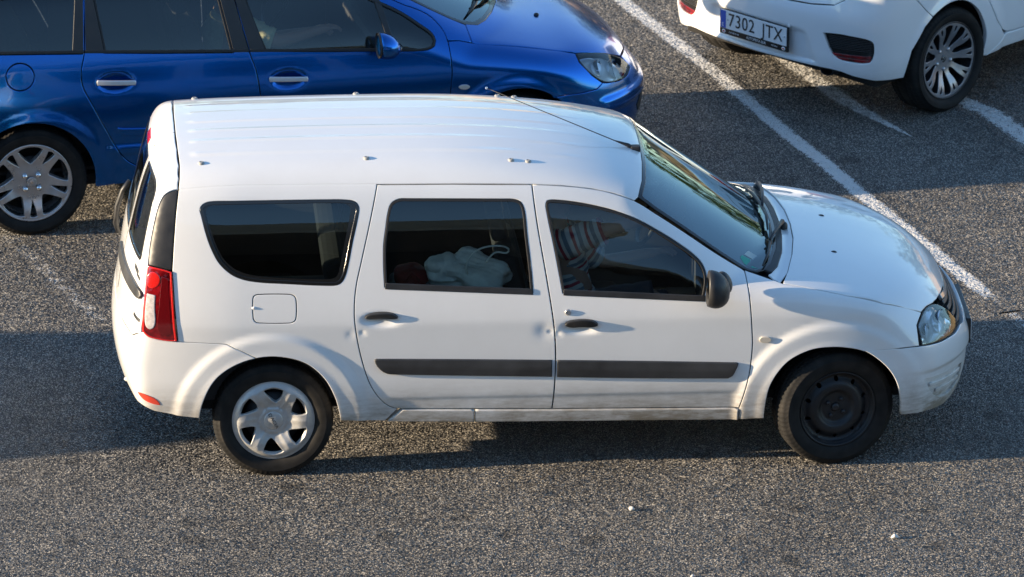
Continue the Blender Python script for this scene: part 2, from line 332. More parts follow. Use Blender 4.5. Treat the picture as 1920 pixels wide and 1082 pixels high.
def stripes():
    """woven shirt stripes: crimson, white and grey-blue bands round the body"""
    m, nt, p = newmat('striped_cotton'); setp(p, Roughness=.9, Specular_IOR_Level=.2)
    tc = N(nt, 'ShaderNodeTexCoord'); n = N(nt, 'ShaderNodeTexNoise', s_Scale=9.0, s_Detail=2.0); L(nt, tc.outputs['Object'], n.inputs['Vector'])
    at = N(nt, 'ShaderNodeAttribute', attribute_name='along')
    s = N(nt, 'ShaderNodeMath', operation='MULTIPLY_ADD', i_1=.012); L(nt, n.outputs[0], s.inputs[0]); L(nt, at.outputs['Fac'], s.inputs[2])
    d = N(nt, 'ShaderNodeMath', operation='DIVIDE', i_1=.075); L(nt, s.outputs[0], d.inputs[0])
    f = N(nt, 'ShaderNodeMath', operation='FRACT'); L(nt, d.outputs[0], f.inputs[0])
    r = N(nt, 'ShaderNodeValToRGB'); cr = r.color_ramp; cr.interpolation = 'CONSTANT'
    cr.elements[0].color = (.62,.62,.58,1); cr.elements[1].position = .30; cr.elements[1].color = (.38,.03,.06,1)
    e = cr.elements.new(.52); e.color = (.62,.62,.58,1); e = cr.elements.new(.72); e.color = (.16,.22,.27,1)
    L(nt, f.outputs[0], r.inputs[0]); L(nt, r.outputs[0], p.inputs['Base Color']); return m
M['stripes'] = stripes()
def tyremat():
    m, nt, p = newmat('tyre_rubber'); setp(p, Roughness=.78, Specular_IOR_Level=.3)
    tc = N(nt, 'ShaderNodeTexCoord'); n = N(nt, 'ShaderNodeTexNoise', s_Scale=14.0, s_Detail=6.0); L(nt, tc.outputs['Object'], n.inputs['Vector'])
    r = N(nt, 'ShaderNodeValToRGB'); r.color_ramp.elements[0].position = .35; r.color_ramp.elements[0].color = (.007,.007,.007,1)
    r.color_ramp.elements[1].position = .75; r.color_ramp.elements[1].color = (.022,.020,.018,1)
    L(nt, n.outputs[0], r.inputs[0]); L(nt, r.outputs[0], p.inputs['Base Color']); return m
M['tyre'] = tyremat()
ASPH_SCALE = 122.0
def asphalt_core(nt, tilt=1.45, dome=.7):
    """coarse chippings in bitumen: every stone a facet with its own tilt, colour and height"""
    tc = N(nt, 'ShaderNodeTexCoord')
    fl = N(nt, 'ShaderNodeVectorMath', operation='MULTIPLY'); fl.inputs[1].default_value = (1.55, .85, 0); L(nt, tc.outputs['Object'], fl.inputs[0])
    wn = N(nt, 'ShaderNodeTexNoise', s_Scale=55.0, s_Detail=2.0); L(nt, fl.outputs[0], wn.inputs['Vector'])
    wv = N(nt, 'ShaderNodeVectorMath', operation='SCALE'); wv.inputs['Scale'].default_value = .010; L(nt, wn.outputs['Color'], wv.inputs[0])
    wa = N(nt, 'ShaderNodeVectorMath', operation='ADD'); L(nt, fl.outputs[0], wa.inputs[0]); L(nt, wv.outputs[0], wa.inputs[1])
    w2 = N(nt, 'ShaderNodeVectorMath', operation='MULTIPLY'); w2.inputs[1].default_value = (1, 1, 0); L(nt, wa.outputs[0], w2.inputs[0])
    v1 = N(nt, 'ShaderNodeTexVoronoi', voronoi_dimensions='2D', s_Scale=ASPH_SCALE); L(nt, w2.outputs[0], v1.inputs['Vector'])
    v2 = N(nt, 'ShaderNodeTexVoronoi', voronoi_dimensions='2D', s_Scale=ASPH_SCALE*2.3); L(nt, w2.outputs[0], v2.inputs['Vector'])
    nl = N(nt, 'ShaderNodeTexNoise', s_Scale=.8, s_Detail=6.0, s_Roughness=.62); L(nt, fl.outputs[0], nl.inputs['Vector'])
    sp = N(nt, 'ShaderNodeSeparateColor'); L(nt, v1.outputs['Color'], sp.inputs[0])
    # facet normal: random lean of the stone + its dome + a finer chip
    def lean(v, k):
        c = N(nt, 'ShaderNodeVectorMath', operation='SUBTRACT'); c.inputs[1].default_value = (.5, .5, .5); L(nt, v.outputs['Color'], c.inputs[0])
        m = N(nt, 'ShaderNodeVectorMath', operation='MULTIPLY'); m.inputs[1].default_value = (k, k, 0); L(nt, c.outputs[0], m.inputs[0]); return m.outputs[0]
    d = N(nt, 'ShaderNodeVectorMath', operation='SUBTRACT'); L(nt, w2.outputs[0], d.inputs[0]); L(nt, v1.outputs['Position'], d.inputs[1])
    ds = N(nt, 'ShaderNodeVectorMath', operation='MULTIPLY'); ds.inputs[1].default_value = (ASPH_SCALE*dome*1.4,)*2+(0,); L(nt, d.outputs[0], ds.inputs[0])
    a1 = N(nt, 'ShaderNodeVectorMath', operation='ADD'); L(nt, lean(v1, tilt*1.6), a1.inputs[0]); L(nt, ds.outputs[0], a1.inputs[1])
    a2 = N(nt, 'ShaderNodeVectorMath', operation='ADD'); L(nt, a1.outputs[0], a2.inputs[0]); L(nt, lean(v2, tilt*.7), a2.inputs[1])
    a3 = N(nt, 'ShaderNodeVectorMath', operation='ADD'); a3.inputs[1].default_value = (0, 0, 1); L(nt, a2.outputs[0], a3.inputs[0])
    nn = N(nt, 'ShaderNodeVectorMath', operation='NORMALIZE'); L(nt, a3.outputs[0], nn.inputs[0])
    # colour: joints darkened for bitumen and the stones' self-shadow, grey to tan stone faces
    r = N(nt, 'ShaderNodeValToRGB'); cr = r.color_ramp
    cr.elements[0].position = 0.0; cr.elements[0].color = (.044,.043,.043,1); cr.elements[1].position = 1.0; cr.elements[1].color = (.42,.39,.34,1)
    e = cr.elements.new(.45); e.color = (.085,.082,.078,1)
    e = cr.elements.new(.78); e.color = (.20,.188,.170,1)
    L(nt, sp.outputs[2], r.inputs[0])
    j = N(nt, 'ShaderNodeMapRange', i_1=.30, i_2=.62, i_3=1.08, i_4=.60); L(nt, v1.outputs[0], j.inputs[0])
    l1 = N(nt, 'ShaderNodeMapRange', i_1=.3, i_2=.7, i_3=.74, i_4=1.22); L(nt, nl.outputs[0], l1.inputs[0])
    nm = N(nt, 'ShaderNodeTexNoise', s_Scale=5.0, s_Detail=4.0, s_Roughness=.6); L(nt, tc.outputs['Object'], nm.inputs['Vector'])
    l2 = N(nt, 'ShaderNodeMapRange', i_1=.3, i_2=.7, i_3=.86, i_4=1.14); L(nt, nm.outputs[0], l2.inputs[0])
    vs = N(nt, 'ShaderNodeTexVoronoi', voronoi_dimensions='2D', s_Scale=1.3); L(nt, tc.outputs['Object'], vs.inputs['Vector'])
    ns = N(nt, 'ShaderNodeMath', operation='MULTIPLY_ADD', i_1=.22); L(nt, nm.outputs[0], ns.inputs[0]); L(nt, vs.outputs[0], ns.inputs[2])
    l3 = N(nt, 'ShaderNodeMapRange', i_1=.16, i_2=.21, i_3=.62, i_4=1.0); L(nt, ns.outputs[0], l3.inputs[0])
    l4 = N(nt, 'ShaderNodeMath', operation='MULTIPLY'); L(nt, l1.outputs[0], l4.inputs[0]); L(nt, l2.outputs[0], l4.inputs[1])
    ll = N(nt, 'ShaderNodeMath', operation='MULTIPLY'); L(nt, l4.outputs[0], ll.inputs[0]); L(nt, l3.outputs[0], ll.inputs[1])
    ml = N(nt, 'ShaderNodeMath', operation='MULTIPLY'); L(nt, j.outputs[0], ml.inputs[0]); L(nt, ll.outputs[0], ml.inputs[1])
    cs = N(nt, 'ShaderNodeVectorMath', operation='SCALE'); L(nt, r.outputs[0], cs.inputs[0]); L(nt, ml.outputs[0], cs.inputs['Scale'])
    h = N(nt, 'ShaderNodeMath', operation='MULTIPLY_ADD', i_1=-.9); L(nt, v1.outputs[0], h.inputs[0]); L(nt, sp.outputs[1], h.inputs[2])
    return tc, cs.outputs[0], h.outputs[0], nn.outputs[0]
def asphalt():
    m, nt, p = newmat('asphalt'); setp(p, Roughness=.75, Specular_IOR_Level=.35)
    tc, col, h, nn = asphalt_core(nt)
    L(nt, col, p.inputs['Base Color']); L(nt, nn, p.inputs['Normal']); return m
def roadpaint(cover):
    """worn road paint: stays on the high stones, gone in the pits and at the frayed edges"""
    m, nt, p = newmat('road_paint'); setp(p, Roughness=.7, Specular_IOR_Level=.4)
    tc, col, h, nn = asphalt_core(nt)
    uv = N(nt, 'ShaderNodeAttribute', attribute_name='edge')
    nz = N(nt, 'ShaderNodeTexNoise', s_Scale=16.0, s_Detail=7.0, s_Roughness=.7); L(nt, tc.outputs['Object'], nz.inputs['Vector'])
    a = N(nt, 'ShaderNodeMath', operation='MULTIPLY_ADD', i_1=.40); L(nt, h, a.inputs[0]); L(nt, uv.outputs['Fac'], a.inputs[2])
    a2 = N(nt, 'ShaderNodeMath', operation='MULTIPLY_ADD', i_1=1.5); L(nt, nz.outputs[0], a2.inputs[0]); L(nt, a.outputs[0], a2.inputs[2])
    k = N(nt, 'ShaderNodeMapRange', i_1=2.05-cover, i_2=2.11-cover, i_3=0., i_4=1.); L(nt, a2.outputs[0], k.inputs[0])
    mx = N(nt, 'ShaderNodeMix', data_type='RGBA'); mx.inputs[7].default_value = (.60,.60,.59,1); L(nt, k.outputs[0], mx.inputs[0]); L(nt, col, mx.inputs[6]); L(nt, mx.outputs[2], p.inputs['Base Color'])
    L(nt, nn, p.inputs['Normal']); return m
M['asphalt'] = asphalt()

# ------------------------------------------------------------------ mesh helpers
def tag(o, label=None, cat=None, group=None, kind=None):
    if label: o['label'] = label
    if cat: o['category'] = cat
    if group: o['group'] = group
    if kind: o['kind'] = kind
    return o
def empty(name, loc=(0,0,0), rz=0.):
    o = bpy.data.objects.new(name, None); o.empty_display_size = .2; COL.objects.link(o)
    o.location = loc; o.rotation_euler = (0, 0, rz); return o
STORE = {}
def mk(name, V, Fc, mat, parent=None, nor=None, smooth=True):
    me = bpy.data.meshes.new(name); me.from_pydata([tuple(map(float, v)) for v in V], [], [tuple(map(int, f)) for f in Fc])
    me.materials.append(mat)
    if smooth: me.polygons.foreach_set('use_smooth', [True]*len(me.polygons))
    me.update()
    if nor is not None: me.normals_split_custom_set_from_vertices([tuple(map(float, n)) for n in nor])
    o = bpy.data.objects.new(name, me); COL.objects.link(o)
    if parent: o.parent = parent
    o.cycles.shadow_terminator_geometry_offset = .25; o.cycles.shadow_terminator_offset = .06
    STORE[o.name] = (np.array(V, float), [tuple(f) for f in Fc], None if nor is None else np.array(nor, float), mat, smooth)
    return o
def mirror(o, parent, name=None):
    V, Fc, nor, mat, sm = STORE[o.name]; s = np.array([1, -1, 1])
    return mk(name or o.name.split('.')[0], V*s, [f[::-1] for f in Fc], mat, parent, None if nor is None else nor*s, sm)
def resample(pts, step, closed=True):
    p = np.asarray(pts, float)
    if closed: p = np.vstack([p, p[:1]])
    d = np.hypot(*np.diff(p, axis=0).T); out = []
    for i in range(len(d)):
        n = max(1, int(round(d[i]/step)))
        for k in range(n): out.append(p[i]+(p[i+1]-p[i])*k/n)
    if not closed: out.append(p[-1])
    return np.array(out)
def smoothloop(pts, step=.012, corner=38., closed=True):
    """Catmull-Rom through the points, kept sharp at corners"""
    p = np.asarray(pts, float); n = len(p); out = []
    def tang(i):
        a, b, c = p[(i-1) % n], p[i], p[(i+1) % n]
        u, v = b-a, c-b; cu = np.degrees(np.arccos(np.clip(u@v/(np.linalg.norm(u)*np.linalg.norm(v)+1e-12), -1, 1)))
        if cu > corner or (not closed and i in (0, n-1)): return None
        lu, lv = np.linalg.norm(u), np.linalg.norm(v)
        return (u+v)/np.linalg.norm(u+v)
    T = [tang(i) for i in range(n)]
    for i in range(n if closed else n-1):
        a, b = p[i], p[(i+1) % n]; d = np.linalg.norm(b-a)
        ta = T[i] if T[i] is not None else None; tb = T[(i+1) % n]
        if ta is None and tb is None: ta = tb = (b-a)/d
        elif ta is None: ta = 2*(b-a)/d-tb; ta = ta/np.linalg.norm(ta)
        elif tb is None: tb = 2*(b-a)/d-ta; tb = tb/np.linalg.norm(tb)
        m = max(1, int(round(d/step)))
        for k in range(m):
            t = k/m; h = (2*t**3-3*t**2+1, t**3-2*t**2+t, -2*t**3+3*t**2, t**3-t**2)
            out.append(h[0]*a+h[1]*ta*d+h[2]*b+h[3]*tb*d)
    if not closed: out.append(p[-1])
    return np.array(out)
def area2(p): x, y = p[:, 0], p[:, 1]; return float(np.sum(x*np.roll(y, -1)-np.roll(x, -1)*y))
def ccw(p): return p if area2(p) > 0 else p[::-1]
def inset(p, d):
    """offset a ccw loop inwards by d"""
    a, b = np.roll(p, 1, 0), np.roll(p, -1, 0)
    e1 = p-a; e2 = b-p; e1 = e1/(np.linalg.norm(e1, axis=1)[:, None]+1e-12); e2 = e2/(np.linalg.norm(e2, axis=1)[:, None]+1e-12)
    n1 = np.stack([-e1[:, 1], e1[:, 0]], -1); n2 = np.stack([-e2[:, 1], e2[:, 0]], -1)
    n = n1+n2; l = np.linalg.norm(n, axis=1)[:, None]; n = n/(l+1e-9)
    c = np.clip(np.sum(n*n1, 1), .55, 1)[:, None]
    return p+n*d/c
def inside(q, loop):
    r = np.zeros(len(q), bool); x, y = q[:, 0], q[:, 1]
    for a, b in zip(loop, np.roll(loop, -1, 0)):
        if a[1] == b[1]: continue
        m = ((a[1] > y) != (b[1] > y)) & (x < (b[0]-a[0])*(y-a[1])/(b[1]-a[1])+a[0]); r ^= m
    return r
def fmap(F, chart, a=0., b=0.):
    def f(uv):
        u, v = uv[:, 0], uv[:, 1]; z = np.zeros_like(u); o = z+1
        if chart == 'side': O = np.stack([u, z-1.35, v], -1); D = np.stack([z, o, z], -1); n = 1.35
        elif chart == 'top': O = np.stack([u, v, z+2.1], -1); D = np.stack([z, z, -o], -1); n = 2.0
        elif chart == 'ws': O = np.stack([z+4.2, u, v], -1); D = np.stack([-o, z, z], -1); n = 4.0
        elif chart == 'cyl':
            an = v/.6; D = -np.stack([z, -np.cos(an), np.sin(an)], -1); O = np.stack([u, z+a, z+b], -1)-1.25*D; n = 1.24
        elif chart == 'pol':
            an = u/.6; D = -np.stack([-np.cos(an), -np.sin(an), z], -1); O = np.stack([z+a, z, v], -1)-1.35*D; n = 1.34
        elif chart == 'polf':
            an = u/.6; D = -np.stack([np.cos(an), -np.sin(an), z], -1); O = np.stack([z+a, z, v], -1)-1.35*D; n = 1.34
        P = solve(F, O, D, 0., n, n=90)
        bad = np.isnan(P[:, 0])
        if bad.any():
            good = np.where(~bad)[0]
            for i in np.where(bad)[0]:
                j = good[np.argmin(np.sum((uv[good]-uv[i])**2, 1))]; P[i] = P[j]
        return P
    f.n = lambda P: grad(F, P)
    return f
def sheet(name, outer, holes, mp, mat, parent=None, h=.03, gap=.0030, bev=.003, rim=.018, off=0., step=None, meshn=False, holerim=True, nosm=False):
    """a pressed panel: outline and holes in a 2-D chart, mapped on the surface, with rounded returned edges"""
    step = step or min(h, .014)
    def prep(p, g):
        q = np.asarray(p, float); q = ccw(q); q = q if nosm else resample(q, step*1.5)
        return inset(q, g) if g else q
    loops0 = [prep(outer, gap)]+[prep(hh, -gap if gap else 0) for hh in holes]
    # boundary of the flat part sits bev inside the edge
    loops = [inset(loops0[0], bev)]+[inset(q, -bev) for q in loops0[1:]]
    lo, hi = loops[0].min(0), loops[0].max(0)
    xs = np.arange(lo[0]+h*.5, hi[0], h); ys = np.arange(lo[1]+h*.5, hi[1], h*.87)
    G = np.array([(x+(h/2 if j % 2 else 0), y) for j, y in enumerate(ys) for x in xs]) if len(xs) and len(ys) else np.zeros((0, 2))
    allb = np.vstack(loops)
    if len(G):
        k = inside(G, loops[0])
        for q in loops[1:]: k &= ~inside(G, q)
        G = G[k]
    if len(G):
        d2 = np.full(len(G), 9.)
        for c in range(0, len(allb), 200):
            d2 = np.minimum(d2, ((G[:, None, :]-allb[None, c:c+200])**2).sum(2).min(1))
        G = G[d2 > (h*.55)**2]
    pts = np.vstack([allb, G]); edges = []; s = 0
    for q in loops:
        m = len(q); edges += [(s+i, s+(i+1) % m) for i in range(m)]; s += m
    vo, eo, fo, ov, oe, of = delaunay_2d_cdt([Vector(p) for p in pts], edges, [], 0, 1e-6, True)
    uv = np.array([tuple(v) for v in vo]); remap = {}
    for i, o in enumerate(ov):
        for k in o: remap[k] = i
    fo = np.array([list(f) for f in fo if len(f) == 3]); cen = uv[fo].mean(1)
    k = inside(cen, loops[0])
    for q in loops[1:]: k &= ~inside(cen, q)
    fo = fo[k]
    P = mp(uv); nr = mp.n(P) if hasattr(mp, 'n') else None
    if nr is None:
        e = 1e-3; du = mp(uv+[e, 0])-mp(uv-[e, 0]); dv = mp(uv+[0, e])-mp(uv-[0, e]); nr = np.cross(du, dv); nr /= np.linalg.norm(nr, axis=1)[:, None]+1e-12
    ofv = off(uv) if callable(off) else off
    def push(P, n, o): return P+n*(o[:, None] if isinstance(o, np.ndarray) else o)
    P = push(P, nr, ofv)
    fn = np.cross(P[fo[:, 1]]-P[fo[:, 0]], P[fo[:, 2]]-P[fo[:, 0]])
    if np.sum(fn*nr[fo[:, 0]]) < 0: fo = fo[:, ::-1]; flip = True; fn = -fn
    else: flip = False
    if meshn or callable(off):
        acc = np.zeros_like(P)
        for c in range(3): np.add.at(acc, fo[:, c], fn)
        nr2 = acc/(np.linalg.norm(acc, axis=1)[:, None]+1e-12)
    else: nr2 = nr
    V = [P]; NR = [nr2]; faces = [tuple(f) for f in fo]; base = len(P); s = 0
    for li, (q, q0) in enumerate(zip(loops, loops0)):
        m = len(q); idx = [remap[s+i] for i in range(m)]; s += m
        if rim <= 0: continue
        P0 = mp(q0); n0 = mp.n(P0) if hasattr(mp, 'n') else nr[idx]
        of0 = off(q0) if callable(off) else off
        P0 = push(P0, n0, of0)
        out = P0-P[idx]; out /= np.linalg.norm(out, axis=1)[:, None]+1e-12
        r1 = P0-n0*bev*.7; r2 = P0-n0*(bev+.003); r3 = P0-n0*rim
        na = n0+out; na /= np.linalg.norm(na, axis=1)[:, None]
        V += [r1, r2, r3]; NR += [na, out, out]
        rings = [idx, list(range(base, base+m)), list(range(base+m, base+2*m)), list(range(base+2*m, base+3*m))]; base += 3*m
        for A, B in zip(rings[:-1], rings[1:]):
            for i in range(m):
                j = (i+1) % m
                f = (A[i], B[i], B[j], A[j])
                if (li == 0) == flip: f = f[::-1]
                faces.append(f)
    V = np.vstack(V); NR = np.vstack(NR)
    # consistent winding of the rim
    fixed = []
    for f in faces:
        if len(f) == 4:
            a, b, c = V[f[0]], V[f[1]], V[f[2]]
            if np.dot(np.cross(b-a, c-a), NR[f[1]]) < 0: f = f[::-1]
        fixed.append(f)
    return mk(name, V, fixed, mat, parent, NR)
def ring(name, outer, wdt, mp, mat, parent, off=.001, rim=.01, h=.02, bev=.002):
    q = ccw(np.asarray(outer, float)); return sheet(name, q, [inset(resample(q, .012), wdt)], mp, mat, parent, h=h, gap=0, bev=bev, rim=rim, off=off)
def lathe(name, prof, seg, mat, parent=None, axis='y', mod=None, closed=False):
    """prof: (r, a) pairs; revolve round the given axis, a along the axis"""
    pr = np.array(prof, float); n = len(pr); V = []; Fc = []
    for i in range(seg):
        t = 2*math.pi*i/seg
        for j, (r, a) in enumerate(pr):
            rr = r+(mod(i, j) if mod else 0)
            c, s_ = rr*math.cos(t), rr*math.sin(t)
            V.append((c, a, s_) if axis == 'y' else (c, s_, a) if axis == 'z' else (a, c, s_))
    for i in range(seg):
        k = (i+1) % seg
        for j in range(n-1 if not closed else n):
            jj = (j+1) % n; Fc.append((i*n+j, k*n+j, k*n+jj, i*n+jj))
    return mk(name, V, Fc, mat, parent)
def tube(name, pts, rad, mat, parent=None, seg=8, caps=True):
    P = [Vector(p) for p in pts]; R = rad if isinstance(rad, (list, tuple)) else [rad]*len(P); V = []; Fc = []; up = Vector((.13, .21, .97))
    for i, p in enumerate(P):
        t = (P[min(i+1, len(P)-1)]-P[max(i-1, 0)]).normalized(); a = t.cross(up)
        if a.length < .05: a = t.cross(Vector((1, 0, 0)))
        a.normalize(); b = t.cross(a); up = a.cross(t) if False else up
        for k in range(seg):
            an = 2*math.pi*k/seg; V.append(p+(a*math.cos(an)+b*math.sin(an))*R[i])
    for i in range(len(P)-1):
        for k in range(seg):
            k2 = (k+1) % seg; Fc.append((i*seg+k, i*seg+k2, (i+1)*seg+k2, (i+1)*seg+k))
    if caps: Fc.append(tuple(range(seg))[::-1]); Fc.append(tuple((len(P)-1)*seg+k for k in range(seg)))
    return mk(name, V, Fc, mat, parent)
def bx(name, lo, hi, mat, parent=None, bev=.004, rot=None, loc=None, segs=2):
    bm = bmesh.new(); bmesh.ops.create_cube(bm, size=1.)
    lo, hi = Vector(lo), Vector(hi)
    for v in bm.verts: v.co = Vector([(lo[i]+hi[i])/2+v.co[i]*(hi[i]-lo[i]) for i in range(3)])
    if bev: bmesh.ops.bevel(bm, geom=bm.edges[:], offset=bev, segments=segs, affect='EDGES', profile=.6)
    if rot is not None: bmesh.ops.transform(bm, matrix=rot, verts=bm.verts)
    if loc is not None: bmesh.ops.translate(bm, vec=Vector(loc), verts=bm.verts)
    V = [v.co[:] for v in bm.verts]; bm.verts.index_update(); Fc = [tuple(v.index for v in f.verts) for f in bm.faces]; bm.free()
    return mk(name, V, Fc, mat, parent, smooth=False)
def blob(name, fn, mat, parent=None, nu=24, nv=14):
    """closed surface from spherical angles: fn(dir) -> point"""
    V = []; Fc = []
    for j in range(nv+1):
        ph = math.pi*j/nv
        for i in range(nu):
            th = 2*math.pi*i/nu; V.append(fn(Vector((math.sin(ph)*math.cos(th), math.sin(ph)*math.sin(th), math.cos(ph)))))
    for j in range(nv):
        for i in range(nu):
            k = (i+1) % nu; Fc.append((j*nu+i, (j+1)*nu+i, (j+1)*nu+k, j*nu+k))
    return mk(name, V, Fc, mat, parent)
def text(name, s, size, mat, parent, mtx, sx=1., depth=.0006, space=1.):
    c = bpy.data.curves.new(name, 'FONT'); c.body = s; c.size = size; c.extrude = depth; c.align_x = 'CENTER'; c.align_y = 'CENTER'; c.space_character = space
    t = bpy.data.objects.new(name, c); COL.objects.link(t); bpy.context.view_layer.update()
    me = bpy.data.meshes.new_from_object(t.evaluated_get(bpy.context.evaluated_depsgraph_get())); bpy.data.objects.remove(t); bpy.data.curves.remove(c)
    me.transform(Matrix.Diagonal((sx, 1, 1, 1))); me.transform(mtx); me.materials.clear(); me.materials.append(mat); me.name = name
    o = bpy.data.objects.new(name, me); COL.objects.link(o); o.parent = parent; return o
def circ(cx, cy, r, n=40, ry=None): return np.array([(cx+r*math.cos(2*math.pi*i/n), cy+(ry or r)*math.sin(2*math.pi*i/n)) for i in range(n)])
# ------------------------------------------------------------------ ground and road markings
def strip(name, cl, wid, mat, z, label=None, taper=None, res=.04):
    """painted strip along a centre line; 'edge' attribute is 1 in the middle and falls to 0 at its rims"""
    c = resample(np.array(cl), res, closed=False); n = len(c); V = []; E = []; Fc = []; K = 7
    t = np.gradient(c, axis=0); t /= np.linalg.norm(t, axis=1)[:, None]; nn = np.stack([-t[:, 1], t[:, 0]], -1)
    for i in range(n):
        w_ = wid*(taper(i/(n-1)) if taper else 1)
        for k in range(K):
            s = (k/(K-1)-.5)*2; p = c[i]+nn[i]*s*w_*.62; V.append((p[0], p[1], z))
            e = 1-max(0, abs(s)-.50)/.50*1.5; e -= max(0, .06-min(i, n-1-i)/(n-1))/.06*.9
            E.append(e)
    for i in range(n-1):
        for k in range(K-1): a = i*K+k; Fc.append((a, a+K, a+K+1, a+1))
    o = mk(name, V, Fc, mat); at = o.data.attributes.new('edge', 'FLOAT', 'POINT'); at.data.foreach_set('value', E)
    if o.data.polygons[0].normal.z < 0: o.data.flip_normals()
    tag(o, label, None, None, 'structure'); return o
g = mk('ground', [(-250,-250,0),(250,-250,0),(250,250,0),(-250,250,0)], [(0,1,2,3)], M['asphalt']); tag(g, kind='structure')
strip('road_marking', [(2.0,8.3),(2.45,6.903),(2.861,5.597),(3.243,4.231),(3.345,3.927),(3.470,3.464),(4.0,1.70),(4.10,1.36)], .135, roadpaint(.62), .0012, 'long worn white line running from the van nose past the hatchback')
strip('road_marking', [(4.10,1.38),(4.20,1.05),(4.24,.9)], .10, roadpaint(.22), .0012, 'faded tail of the long white line')
strip('road_marking', [(3.25,6.0),(3.393,5.553),(3.597,4.955),(3.80,4.53),(3.94,4.25)], .19, roadpaint(.46), .0012, 'short worn white line ending in a point under the hatchback', taper=lambda s: 1.0 if s < .6 else max(.06, 1-(s-.6)/.4))
strip('road_marking', [(3.95,5.9),(4.21,5.05),(4.42,4.70),(4.545,4.32),(4.75,3.6)], .21, roadpaint(.50), .0012, 'broad worn white line beside the hatchback rear wheel')
strip('road_marking', [(-1.5,3.4),(-1.234,2.651),(-.889,1.652),(-.8,1.4)], .16, roadpaint(.12), .0012, 'almost worn-off old white line between the van and the blue car')
def pebble(loc, s, seed, label):
    r = random.Random(seed); ph = [(Vector((r.uniform(-1,1), r.uniform(-1,1), r.uniform(-1,1))).normalized(), r.uniform(.45,.9)) for _ in range(14)]
    def fn(d):
        k = 1.0
        for a, c in ph:
            q = a.dot(d)
            if q > 0: k = min(k, c/max(q, 1e-3))
        p = d*k*s; return (p.x*1.2, p.y, p.z*.8+s*.6)
    o = blob('pebble', fn, M['stone'], nu=14, nv=9); o.location = (*loc, 0); tag(o, label, 'pebble', 'pale pebbles on the asphalt'); return o
pebble((1.805,-1.42), .017, 3, 'small white pebble on the asphalt below the middle of the van')
pebble((3.10,-1.875), .019, 9, 'white flecked pebble on the asphalt near the lower right corner')
pebble((2.03,-2.33), .010, 21, 'tiny white stone chip at the bottom edge of the asphalt')
tw = tube('twig', [(4.18,-.52,.004),(4.215,-.535,.010),(4.25,-.56,.006)], [.003,.004,.002], simple('twig_bark', (.16,.13,.09), .9), seg=6); tag(tw, 'short dry twig lying in the shadow right of the white estate car', 'twig')
